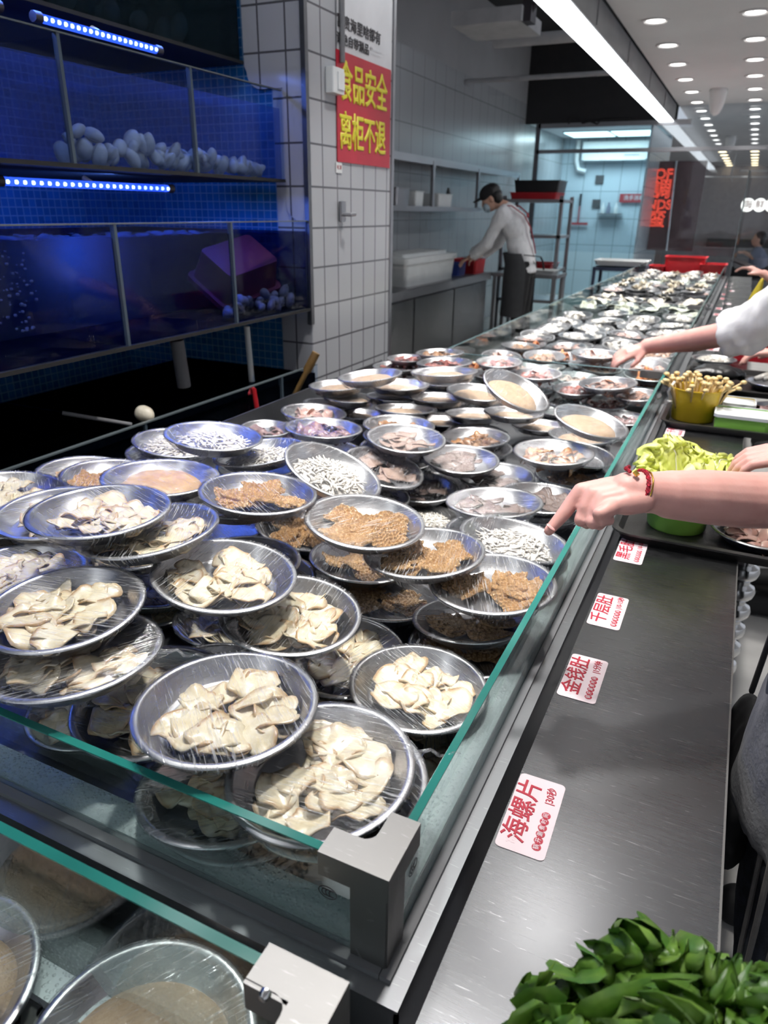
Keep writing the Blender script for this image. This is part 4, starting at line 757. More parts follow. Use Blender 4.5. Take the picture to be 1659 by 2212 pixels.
PL = [
  ('pa', 'M', -1.1504, 2.6304, 0.9045, -0.027, -0.002, 0.0834),
  ('pb', 'O', -1.0133, 2.6318, 0.9388, -0.046, -0.002, 0.0942),
  ('pc', 'M', -0.9242, 2.4514, 0.9404, -0.046, -0.009, 0.1014),
  ('pd', 'M', -1.1844, 2.6173, 0.872, -0.018, -0.011, 0.1025),
  ('pe', 'M', -0.7656, 2.6093, 0.9305, -0.007, -0.058, 0.0869),
  ('pf', 'M', -0.7743, 2.6138, 0.8851, -0.018, -0.017, 0.0982),
  ('pg', 'M', -0.6139, 2.6124, 0.902, -0.01, -0.076, 0.0854),
  ('ph', 'V', -0.6147, 2.6318, 0.8427, -0.03, -0.065, 0.0823),
  ('pi', 'N', -0.3602, 2.5931, 0.8974, -0.076, -0.033, 0.1005),
  ('pj', 'M', -0.4672, 2.6224, 0.8612, -0.052, -0.075, 0.091),
  ('pk', 'N', -0.2578, 2.601, 0.8662, -0.054, -0.07, 0.081),
  ('pl', 'V', -0.5016, 2.6278, 0.813, -0.034, -0.13, 0.0786),
  ('pm', 'M', -0.3517, 2.5962, 0.8295, -0.046, -0.122, 0.0776),
  ('po', 'V', -0.2725, 2.4772, 0.8095, -0.031, -0.085, 0.0738),
  ('s1', 'B', -1.1999, 2.1031, 0.8298, 0.038, 0.105, 0.1),
  ('s2', 'B', -1.1239, 2.1615, 0.7912, 0.019, 0.115, 0.1055),
  ('s3', 'B', -1.1327, 2.1134, 0.8583, 0.008, 0.069, 0.0949),
  ('s4', 'B', -0.98, 2.1332, 0.8752, 0.0, 0.08, 0.0929),
  ('s5', 'B', -0.8657, 1.9681, 0.8865, -0.01, 0.09, 0.0928),
  ('s6', 'B', -0.8252, 2.1398, 0.889, -0.014, 0.062, 0.0943),
  ('s7', 'B', -0.8508, 2.2512, 0.7803, -0.024, 0.082, 0.1042),
  ('s8', 'B', -0.7405, 2.2874, 0.8106, -0.034, 0.067, 0.1032),
  ('s9', 'B', -0.5928, 2.2339, 0.847, -0.013, 0.052, 0.0983),
  ('t0', 'B', -0.5226, 2.3098, 0.7936, -0.008, 0.051, 0.0929),
  ('h5', 'B', -1.1876, 2.1221, 0.8936, -0.05, 0.008, 0.0995),
  ('h4', 'B', -0.9622, 2.1368, 0.9171, -0.033, 0.021, 0.1014),
  ('h6', 'B', -0.7005, 2.1542, 0.9187, 0.088, -0.034, 0.0931),
  ('h0', 'B', -0.9987, 1.9934, 0.9711, -0.109, -0.027, 0.1025),
  ('h1', 'B', -0.768, 2.0408, 0.9977, -0.067, 0.045, 0.1025),
  ('h2', 'B', -0.513, 1.9424, 0.9898, 0.432, -0.09, 0.1025),
  ('h7', 'B', -0.3658, 2.2068, 0.8081, 0.008, 0.036, 0.1014),
  ('h3', 'B', -0.2959, 1.9177, 0.9353, 0.23, -0.059, 0.1025),
  ('u3', 'V', -1.1884, 1.6897, 0.8516, 0.067, -0.009, 0.0766),
  ('u2', 'V', -1.1857, 1.8483, 0.8021, 0.057, 0.038, 0.099),
  ('u0', 'P', -1.1284, 1.8637, 0.8659, 0.07, 0.031, 0.1025),
  ('u1', 'V', -0.9234, 1.5724, 0.9196, 0.037, 0.042, 0.1025),
  ('u5', 'O', -0.7999, 1.7823, 0.8908, 0.03, 0.005, 0.1021),
  ('u6', 'O', -0.6294, 1.9586, 0.8325, -0.01, -0.012, 0.1025),
  ('u4', 'R', -0.7049, 1.619, 0.9106, 0.081, -0.044, 0.1025),
  ('u8', 'O', -0.3165, 1.8418, 0.8031, -0.034, 0.005, 0.098),
  ('u7', 'O', -0.3568, 1.7706, 0.8826, -0.016, -0.031, 0.1025),
  ('g6', 'G', -0.3363, 1.5874, 0.8255, 0.013, 0.007, 0.1025),
  ('g4', 'G', -0.4992, 1.7566, 0.7971, 0.003, -0.043, 0.1025),
  ('g3', 'G', -0.589, 1.7213, 0.8418, 0.045, -0.048, 0.1025),
  ('g2', 'G', -0.6534, 1.5894, 0.7958, 0.057, -0.01, 0.1025),
  ('g5', 'G', -0.3896, 1.3726, 0.8812, -0.055, 0.043, 0.1025),
  ('v3', 'W', -1.1903, 1.2695, 0.8938, 0.088, 0.053, 0.0962),
  ('v1', 'W', -1.1682, 1.2817, 0.9232, 0.131, 0.044, 0.1024),
  ('v2', 'W', -0.8857, 1.2284, 0.9584, -0.114, -0.032, 0.1025),
  ('v0', 'W', -0.9488, 1.1576, 1.0052, 0.094, 0.059, 0.1025),
  ('b2', 'T', -1.1984, 1.0225, 0.9211, 0.115, 0.002, 0.0973),
  ('b1', 'T', -1.0925, 0.9997, 0.9412, 0.081, 0.034, 0.1005),
  ('b0', 'K', -0.8814, 0.9186, 1.0015, 0.035, 0.047, 0.1036),
  ('q3', 'W', -0.7188, 1.4356, 0.8244, 0.173, 0.075, 0.1006),
  ('q1', 'R', -0.711, 1.498, 0.8678, 0.28, -0.002, 0.1025),
  ('q0', 'W', -0.6591, 1.1585, 0.9741, 0.399, 0.058, 0.1025),
  ('n3', 'C', -0.7137, 0.8766, 0.7676, 0.06, 0.111, 0.102),
  ('n4', 'C', -0.8934, 0.8785, 0.7971, 0.037, 0.12, 0.1025),
  ('n5', 'C', -0.8649, 0.7988, 0.9149, 0.007, 0.101, 0.1025),
  ('m2', 'C', -1.1618, 0.8197, 0.9619, 0.08, 0.08, 0.1015),
  ('m0', 'C', -0.9851, 0.7728, 0.968, 0.031, -0.057, 0.1013),
  ('m4', 'C', -0.7257, 0.7195, 1.0102, -0.099, -0.028, 0.1029),
  ('m3', 'C', -0.7911, 0.6926, 1.0389, 0.0, -0.004, 0.1021),
  ('a3', 'T', -0.4056, 1.1347, 0.7651, -0.037, 0.102, 0.1033),
  ('a4', 'T', -0.4785, 1.0216, 0.8059, 0.007, 0.101, 0.1005),
  ('a5', 'T', -0.3026, 0.9831, 0.8299, -0.099, 0.103, 0.0973),
  ('a6', 'T', -0.5597, 1.0837, 0.8342, 0.073, 0.063, 0.0991),
  ('a7', 'T', -0.7534, 1.1878, 0.8162, 0.176, 0.068, 0.1025),
  ('w2', 'W', -0.5866, 1.484, 0.7651, 0.033, 0.037, 0.0844),
  ('w1', 'W', -0.2917, 1.1864, 0.8928, 0.12, 0.091, 0.1037),
  ('t3', 'T', -0.6887, 0.9457, 0.9973, 0.073, 0.047, 0.1014),
  ('t6', 'T', -0.2732, 0.9859, 0.9043, -0.037, -0.02, 0.1023),
  ('t5', 'T', -0.3946, 0.9919, 0.9289, -0.071, -0.003, 0.1015),
  ('t4', 'T', -0.5005, 0.9844, 0.9667, 0.106, -0.009, 0.1025),
  ('e4', 'C', -0.3096, 0.7788, 0.8288, 0.046, -0.01, 0.0993),
  ('e3', 'C', -0.4566, 0.8214, 0.811, 0.086, -0.051, 0.1019),
  ('e2', 'C', -0.4985, 0.7451, 0.9156, 0.09, -0.017, 0.1025),
  ('e1', 'C', -0.5882, 0.7169, 0.9711, 0.118, 0.012, 0.1025),
  ('f3', 'C', -0.7502, 0.5897, 0.7679, 0.012, -0.006, 0.0923),
  ('f2', 'C', -0.6528, 0.501, 0.947, -0.076, 0.032, 0.1051),
  ('f1', 'C', -0.7044, 0.5392, 0.9795, 0.009, -0.066, 0.0998),
  ('f0', 'C', -0.9023, 0.6159, 0.9408, 0.0, -0.033, 0.1025),
  ('d4', 'C', -0.5848, 0.5502, 0.8689, 0.013, -0.117, 0.1025),
  ('d5', 'C', -0.429, 0.5032, 0.8356, -0.086, 0.105, 0.1075),
  ('d3', 'C', -0.2972, 0.5131, 0.8833, -0.078, -0.051, 0.1006),
  ('d1', 'C', -0.3053, 0.4988, 0.9133, -0.052, -0.075, 0.0994),
  ('d0', 'C', -0.4325, 0.5101, 0.9416, -0.014, -0.002, 0.1023),
]
FILL = [
  ('g2', 'G', -0.681, 1.6958, 0.7628, 0.023, -0.004, 0.1),
  ('g4', 'G', -0.4974, 1.7538, 0.7641, 0.001, -0.017, 0.1),
  ('n4', 'C', -0.8956, 0.8732, 0.7641, 0.015, 0.048, 0.1),
  ('u8', 'O', -0.3127, 1.8399, 0.7701, -0.014, 0.002, 0.1),
  ('h7', 'B', -0.3728, 2.2044, 0.7751, 0.003, 0.014, 0.1),
  ('e3', 'C', -0.4548, 0.8015, 0.778, 0.035, -0.021, 0.1),
  ('pl', 'V', -0.5245, 2.6287, 0.78, -0.014, -0.053, 0.1),
  ('a7', 'T', -0.7611, 1.1939, 0.7832, 0.072, 0.028, 0.1),
  ('q3', 'W', -0.7351, 1.4282, 0.7914, 0.07, 0.03, 0.1),
  ('g6', 'G', -0.3307, 1.5967, 0.7925, 0.005, 0.003, 0.1),
  ('e4', 'C', -0.295, 0.7321, 0.7628, 0.018, -0.004, 0.1),
  ('pm', 'M', -0.3459, 2.6625, 0.7635, -0.019, -0.049, 0.1),
  ('a5', 'T', -0.295, 0.955, 0.7969, -0.04, 0.042, 0.1),
  ('a5', 'T', -0.3041, 0.9765, 0.7639, -0.04, 0.042, 0.1),
  ('u6', 'O', -0.6174, 1.9638, 0.7995, -0.004, -0.005, 0.1),
  ('u6', 'O', -0.6318, 1.9549, 0.7665, -0.004, -0.005, 0.1),
  ('a6', 'T', -0.5859, 1.0731, 0.7682, 0.029, 0.025, 0.1),
  ('d5', 'C', -0.4221, 0.515, 0.8026, -0.035, 0.042, 0.1),
  ('d5', 'C', -0.4302, 0.515, 0.7696, -0.035, 0.042, 0.1),
  ('pd', 'M', -1.1847, 2.616, 0.839, -0.007, -0.004, 0.1),
  ('s4', 'B', -0.9283, 2.1312, 0.8422, 0.0, 0.032, 0.1),
  ('g5', 'G', -0.3882, 1.3705, 0.8152, -0.022, 0.017, 0.1),
  ('pf', 'M', -0.7712, 2.6222, 0.8521, -0.007, -0.007, 0.1),
  ('pf', 'M', -0.7806, 2.6239, 0.7861, -0.007, -0.007, 0.1),
  ('u5', 'O', -0.8039, 1.7859, 0.8578, 0.012, 0.002, 0.1),
  ('u5', 'O', -0.8098, 1.7756, 0.8248, 0.012, 0.002, 0.1),
  ('u5', 'O', -0.7914, 1.7838, 0.7918, 0.012, 0.002, 0.1),
  ('w1', 'W', -0.2914, 1.1829, 0.8598, 0.048, 0.037, 0.1),
  ('w1', 'W', -0.295, 1.1753, 0.8268, 0.048, 0.037, 0.1),
  ('h6', 'B', -0.6841, 2.148, 0.7867, 0.035, -0.014, 0.1),
  ('u1', 'V', -0.9269, 1.5782, 0.8536, 0.015, 0.017, 0.1),
  ('m1', 'C', -1.1782, 0.8202, 0.9002, 0.03, 0.034, 0.1),
  ('m1', 'C', -1.1744, 0.814, 0.8672, 0.03, 0.034, 0.1),
  ('h3', 'B', -0.3179, 1.9275, 0.8363, 0.094, -0.024, 0.1),
  ('pb', 'O', -0.9766, 2.6476, 0.8398, -0.018, -0.001, 0.1),
  ('pc', 'M', -0.92, 2.452, 0.8744, -0.018, -0.004, 0.1),
  ('pc', 'M', -0.9164, 2.451, 0.8414, -0.018, -0.004, 0.1),
  ('pc', 'M', -0.9084, 2.4507, 0.8084, -0.018, -0.004, 0.1),
  ('pc', 'M', -0.9207, 2.4463, 0.7754, -0.018, -0.004, 0.1),
  ('v2', 'W', -0.8888, 1.2357, 0.9254, -0.046, -0.013, 0.1),
  ('v2', 'W', -0.8748, 1.233, 0.8924, -0.046, -0.013, 0.1),
  ('m0', 'C', -0.9808, 0.7757, 0.869, 0.012, -0.023, 0.1),
  ('e1', 'C', -0.5931, 0.6812, 0.8061, 0.048, 0.005, 0.1),
  ('t3', 'T', -0.7547, 0.9763, 0.9643, 0.029, 0.019, 0.1),
  ('t3', 'T', -0.7176, 0.9339, 0.8653, 0.029, 0.019, 0.1),
  ('t3', 'T', -0.6924, 0.9445, 0.8323, 0.029, 0.019, 0.1),
  ('b0', 'B', -0.8857, 0.9318, 0.9355, 0.014, 0.019, 0.1),
  ('v0', 'W', -0.9339, 1.152, 0.8072, 0.038, 0.024, 0.1),
]
# ------------------------------------------------------------------ plates, film and food
R0 = .1025
def dish_mesh():
    b = MB(); pr = [(.0012, -.0242), (.068, -.0242), (.073, -.0236), (.0765, -.0218), (.0925, -.0022), (.0940, .0002), (.0962, .0012), (.0995, .0012), (.1018, .0), (.1022, -.0016), (.1012, -.0026), (.0990, -.0016), (.0955, -.0012), (.0935, -.0032), (.0775, -.0230), (.073, -.0252), (.068, -.0258), (.0012, -.0258)]
    b.lathe(pr, 56, cap0=True, cap1=True); return b.mesh('steel_plate', 'dish_steel', 40)
def dish_low():
    b = MB(); pr = [(.0012, -.0242), (.073, -.0236), (.094, .0002), (.1018, .0008), (.1012, -.0026), (.0935, -.0032), (.073, -.0252), (.0012, -.0258)]
    b.lathe(pr, 28); return b.mesh('steel_plate', 'dish_steel', 40)
DISH, DLOW = dish_mesh(), dish_low()
def film_mesh(sd, mat_, n=56):
    r = random.Random(sd); b = MB(); ph = [r.uniform(0, 6.28) for _ in range(6)]; ring = []
    def wr(t, amp, k0=0): return amp * (math.sin(9 * t + ph[k0]) * .5 + math.sin(17 * t + ph[k0 + 1]) * .35 + math.sin(31 * t + ph[k0 + 2]) * .3)
    for q, (rr, z, ar, az) in enumerate(((.03, .0014, 0, .0003), (.06, .0014, 0, .0004), (.085, .0018, 0, .0003), (.0985, .0024, 0, 0), (.1030, .0014, .0002, 0), (.1036, -.0022, .0004, .0004), (.099, -.0085, .0016, .001), (.089, -.0165, .0022, .0022), (.082, -.0250, .0040, .0035), (.074, -.0315, .0060, .0050))):
        ring.append([((rr + wr(2 * PI * i / n, ar)) * math.cos(2 * PI * i / n), (rr + wr(2 * PI * i / n, ar)) * math.sin(2 * PI * i / n), z + wr(2 * PI * i / n, az, 3)) for i in range(n)])
    b.loft(ring, True, False); return b.mesh('plastic_wrap', mat_, 'all')
FILMS = [film_mesh(1, 'cling_film'), film_mesh(2, 'cling_film'), film_mesh(3, 'cling_film_hazy'), film_mesh(4, 'cling_film_misted')]
FLOW = film_mesh(5, 'cling_film', 24)
def tail_mesh(sd):
    r = random.Random(sd); p = [(.096, 0, -.004), (.106, .004, -.006)]; a = r.uniform(-.3, .3)
    for k in range(6): p.append((.106 + .008 * (k + 1), .004 + .004 * math.sin(k + a * 5), -.006 - .001 * k + .003 * math.sin(2 * k)))
    b = MB(); b.tube(p, [.012, .006, .0028, .0022, .0024, .0018, .0022, .0014], 8, True, .6); return b.mesh('wrap_twist', 'cling_film_hazy', 'all')
TAIL = tail_mesh(2)
# --- food pieces
def piece(kind, sd):
    r = random.Random(sd * 7 + 3); b = MB(); ph = [r.uniform(0, 6.28) for _ in range(8)]
    if kind == 'C':
        el = r.uniform(.62, .95); bd = r.uniform(-14, 20); tw = r.uniform(-14, 14); rf = r.uniform(.0012, .0042); kk = r.choice((3, 4, 5)); R_ = r.uniform(.025, .034)
        out = lambda t: ((1 + .09 * math.sin(2 * t + ph[0]) + .07 * math.sin(3 * t + ph[1]) + .025 * math.sin(8 * t + ph[2])), el * (1 + .08 * math.sin(2 * t + ph[3]) + .05 * math.sin(5 * t + ph[4])))
        zf = lambda x, y, rr, t: bd * x * x + tw * x * y + rf * rr ** 2.5 * math.sin(kk * t + ph[5]) + .0006 * math.sin(x * 260 + ph[6])
        b.leaf(R_, 6, 26, out, zf, r.uniform(.0018, .0026)); return b.mesh('conch_slice', 'conch_meat', 'all')
    if kind == 'G' or kind == 'R':
        el = r.uniform(.55, .9); bd = r.uniform(-8, 14); rf = r.uniform(.001, .003); R_ = r.uniform(.032, .042)
        out = lambda t: (1 / max(abs(math.cos(t)), abs(math.sin(t))) ** .7 * (1 + .05 * math.sin(3 * t + ph[1])), el / max(abs(math.cos(t)), abs(math.sin(t))) ** .7 * (1 + .05 * math.sin(5 * t + ph[2])))
        zf = lambda x, y, rr, t: bd * x * x + rf * rr ** 2 * math.sin(3 * t + ph[5]) + 10 * x * y * (.5 - r.random() * 0)
        b.leaf(R_ * .82, 5, 24, out, zf, .0022); return b.mesh('tripe_sheet', 'grey_tripe_meat' if kind == 'G' else 'pale_tripe_meat', 'all')
    if kind == 'T':
        lx, ly = r.uniform(.062, .082), r.uniform(.042, .058); nx, ny = 60, 42; a = .0086; bd = r.uniform(-4, 10); bd2 = r.uniform(-6, 8); ed = r.uniform(0, 6)
        def hexd(x, y):
            s3 = math.sqrt(3); best = 9; b2 = 9
            qx = x / a; qy = y / (a * s3)
            for ox, oy in ((0, 0), (.5, .5)):
                ix, iy = round(qx - ox), round(qy - oy)
                for dx in (-1, 0, 1):
                    for dy in (-1, 0, 1):
                        jx = .22 * math.sin((ix + dx + ox) * 12.9 + (iy + dy + oy) * 78.2); jy = .18 * math.cos((ix + dx + ox) * 39.3 + (iy + dy + oy) * 11.1)
                        d = math.hypot(x - (ix + dx + ox + jx) * a, y - (iy + dy + oy + jy) * a * s3)
                        if d < best: b2 = best; best = d
                        elif d < b2: b2 = d
            return (b2 - best) / a
        P = []; 
        for j in range(ny):
            for i in range(nx):
                x = (i / (nx - 1) - .5) * lx; y = (j / (ny - 1) - .5) * ly; x += .002 * math.sin(y * 190 + ph[0]); y += .002 * math.sin(x * 170 + ph[1])
                e = min(i, nx - 1 - i, j, ny - 1 - j); g = hexd(x, y); wall = max(0, 1 - g / .42) ** .8
                z = bd * x * x + bd2 * y * y + .0052 * wall * min(1, e / 2 + .3); P.append((x, y, z))
        nv = nx * ny; B = [(x, y, bd * x * x + bd2 * y * y - .0016) for x, y, z in P]; fs = []
        for j in range(ny - 1):
            for i in range(nx - 1):
                q = j * nx + i; fs.append((q, q + 1, q + nx + 1, q + nx)); fs.append((nv + q, nv + q + nx, nv + q + nx + 1, nv + q + 1))
        for i in range(nx - 1):
            fs.append((i, nv + i, nv + i + 1, i + 1)); q = (ny - 1) * nx + i; fs.append((q, q + 1, nv + q + 1, nv + q))
        for j in range(ny - 1):
            q = j * nx; fs.append((q, q + nx, nv + q + nx, nv + q)); q = j * nx + nx - 1; fs.append((q, nv + q, nv + q + nx, q + nx))
        b.add(P + B, fs); return b.mesh('honeycomb_tripe_piece', 'honeycomb_tripe_meat', 50)
PIECES = {k: [piece(k, s) for s in range(n)] for k, n in (('C', 9), ('T', 4), ('G', 4), ('R', 4))}
def fit(me, T, zlo=-.0245, zhi=.0006):
    co = np.empty(len(me.vertices) * 3); me.vertices.foreach_get('co', co); co = co.reshape(-1, 3) @ T[:3, :3].T + T[:3, 3]
    return co[:, 2].min(), co[:, 2].max(), np.hypot(co[:, 0], co[:, 1]).max()
def scatter(kind, n, sd, rad=.078):
    r = random.Random(sd); out = []
    for k in range(n):
        me = r.choice(PIECES[kind]); best = None
        lay = k / max(1, n - 1)
        for tr in range(14):
            a = r.uniform(0, 6.28); q = rad * math.sqrt(r.random()) * (1 - .25 * lay); tl = (.34 if kind == 'C' else .2) * (1 - .06 * tr)
            T = np.eye(4); s = r.uniform(.95, 1.15) * (1 - .02 * tr); T[:3, :3] = rotm(r.gauss(0, tl), r.gauss(0, tl), r.uniform(0, 6.28)) * s; T[:3, 3] = (q * math.cos(a), q * math.sin(a) * .9, 0)
            z0, z1, rm = fit(me, T)
            if z1 - z0 > .023: continue
            lo, hi = -.0232 - z0, .0008 - z1
            T[2, 3] = lo + (hi - lo) * (.12 + .85 * lay) * (1 - .5 * (q / rad) ** 3 * .6)
            lim = .084 + .010 * (T[2, 3] + z0 + .024) / .024
            if rm > lim: T[:2, 3] *= max(.1, 1 - (rm - lim) / max(q, .01))
            best = T; break
        if best is not None: out.append((me, best))
    return out
def frame_of(p):
    n_ = Vector((p[5], p[6], math.sqrt(max(.01, 1 - p[5] ** 2 - p[6] ** 2)))); return n_.to_track_quat('Z', 'Y')
def place(o, p, rz):
    o.rotation_mode = 'QUATERNION'; q = frame_of(p); q = q @ Matrix.Rotation(rz, 3, 'Z').to_quaternion(); o.rotation_quaternion = q; o.location = (p[2], p[3], p[4]); s = p[7] / R0; o.scale = (s, s, s)
    return Matrix.LocRotScale(o.location, q, o.scale)
# --- heaps nobody could count
HEAPM = {'M': 'red_meat', 'V': 'mauve_meat', 'N': 'tan_meat', 'P': 'pink_meat', 'O': 'brown_mushroom_meat', 'C': 'conch_meat', 'G': 'grey_tripe_meat', 'R': 'pale_tripe_meat', 'W': 'white_shred_meat', 'B': 'beige_paste_meat', 'T': 'honeycomb_tripe_meat', 'K': 'honeycomb_tripe_meat', 'A': 'prawn_meat', 'F': 'fish_white_meat', 'Y': 'oyster_shell', 'L': 'clam_shell_pale', 'S': 'pink_meat'}
def heap(kind, sd):
    r = random.Random(sd * 13 + ord(kind)); b = MB()
    if kind in 'BK':
        n = 40; rings = []
        amp = .0016 if kind == 'B' else .004; ex = r.uniform(0, 6.28)
        for k in range(1, 14):
            q = k / 13
            rings.append([((.078 * q) * math.cos(2 * PI * i / n) * (1 + .05 * math.sin(3 * i * 2 * PI / n + ex)), (.075 * q) * math.sin(2 * PI * i / n), -.0235 + (.018 if kind == 'B' else .022) * (1 - q ** 5) + amp * mnoise.noise(Vector((q * 6 * math.cos(2 * PI * i / n), q * 6 * math.sin(2 * PI * i / n), sd * 3.1))) * (1 - q ** 6)) for i in range(n)])
        b.loft(rings[::-1], False, True)
    elif kind == 'W':
        n = 30; b.loft([[(.074 * q * math.cos(2 * PI * i / n) * (1 + .06 * math.sin(3 * i * 2 * PI / n)), .070 * q * math.sin(2 * PI * i / n), -.0235 + .0185 * (1 - q ** 4)) for i in range(n)] for q in (1, .9, .75, .5, .25, .05)], False, True)
        for k in range(190):
            a = r.uniform(0, 6.28); q = .067 * math.sqrt(r.random()); d = r.uniform(0, PI); l = r.uniform(.012, .03); c = np.array((q * math.cos(a), q * math.sin(a), -.0225 + (.0165 + .005 * r.random()) * (1 - (q / .074) ** 4))); bend = r.uniform(-.008, .008); cb, sb = math.cos(d), math.sin(d)
            b.tube([c + np.array((cb * l * t - sb * bend * t * t, sb * l * t + cb * bend * t * t, .003 * math.sin(3 * t + a))) for t in (-.6, -.2, .2, .6)], [.0013, .0026, .0025, .0011], 6, True, .5)
    elif kind in 'YL':
        for k in range(1 if kind == 'Y' else 5):
            ph = [r.uniform(0, 6.28) for _ in range(5)]; R_ = .068 if kind == 'Y' else .028
            out = lambda t: (1.15 + .16 * math.sin(2 * t + ph[0]) + .10 * math.sin(5 * t + ph[1]), .66 + .12 * math.sin(3 * t + ph[2]) + .06 * math.sin(7 * t + ph[3]))
            zf = lambda x, y, rr, t: .022 * rr ** 2 + .008 * rr ** 3 * math.sin(4 * t + ph[4]) + .003 * math.sin(rr * 24)
            T = np.eye(4); T[:3, :3] = rotm(r.uniform(-.3, .3), r.uniform(-.3, .3), r.uniform(0, 6.28)); T[:3, 3] = (0, 0, -.010) if kind == 'Y' else (r.uniform(-.04, .04), r.uniform(-.04, .04), -.012 + .004 * k)
            b.mat(0).leaf(R_, 7, 26, out, zf, .004, T)
            if kind == 'Y': T2 = T.copy(); T2[2, 3] += .010; b.mat(1).leaf(R_ * .74, 6, 22, out, lambda x, y, rr, t: .012 * (1 - rr ** 2) + .003 * math.sin(5 * t) * rr, .006, T2); b.mat(0)
    elif kind in 'CTGR':
        for me, T in scatter('G' if kind == 'G' else kind, 16 if kind == 'C' else 7, sd * 5 + 1):
            co = np.empty(len(me.vertices) * 3); me.vertices.foreach_get('co', co); co = co.reshape(-1, 3) @ T[:3, :3].T + T[:3, 3]; ed = None
            if 'edge' in me.attributes: e = np.empty(len(me.vertices)); me.attributes['edge'].data.foreach_get('value', e); ed = list(e)
            b.add(co, [tuple(p.vertices) for p in me.polygons], ed)
    else:
        nn = {'F': 11, 'A': 18}.get(kind, 26); Rb = {'F': .032, 'A': .022}.get(kind, .027)
        for k in range(nn):
            ph = [r.uniform(0, 6.28) for _ in range(4)]; a = r.uniform(0, 6.28); q = .064 * math.sqrt(r.random()); bd = r.uniform(5, 26); cu = .006 if kind in 'OA' else .003
            out = lambda t: (1 + .14 * math.sin(2 * t + ph[0]), .58 + .1 * math.sin(3 * t + ph[1])); zf = lambda x, y, rr, t: -bd * x * x + cu * rr ** 2 * math.sin(3 * t + ph[2]) + (.006 if kind in 'FA' else .003) * (1 - rr ** 2)
            T = np.eye(4); T[:3, :3] = rotm(r.gauss(0, .35), r.gauss(0, .35), r.uniform(0, 6.28)); T[:3, 3] = (q * math.cos(a), q * math.sin(a), -.016 + .015 * k / nn * (1 - (q / .075) ** 2)); b.leaf(Rb, 4, 16, out, zf, .004 if kind in 'FA' else .0025, T)
    ms = [HEAPM[kind]] + (['fish_white_meat'] if kind == 'Y' else [])
    return b.mesh('food_heap', ms, 'all')
HEAPS = {}
def heap_of(kind, r):
    if kind not in HEAPS: HEAPS[kind] = [heap(kind, s) for s in range(1 if kind in 'BK' else (2 if kind in 'CTGR' else 3))]
    return r.choice(HEAPS[kind])
FOODN = {'C': ('conch_slices', 'conch'), 'T': ('honeycomb_tripe', 'honeycomb tripe'), 'K': ('honeycomb_tripe', 'misted tripe'), 'G': ('grey_tripe', 'dark tripe'), 'R': ('pale_tripe', 'pinkish tripe sheets'), 'W': ('white_shreds', 'white shreds'), 'B': ('beige_paste', 'beige paste'), 'O': ('brown_mushrooms', 'orange-brown slices'), 'M': ('red_meat_slices', 'red meat'), 'V': ('mauve_meat_slices', 'mauve meat'), 'N': ('tan_meat_slices', 'tan meat'), 'P': ('pink_meat_slices', 'pink meat')}
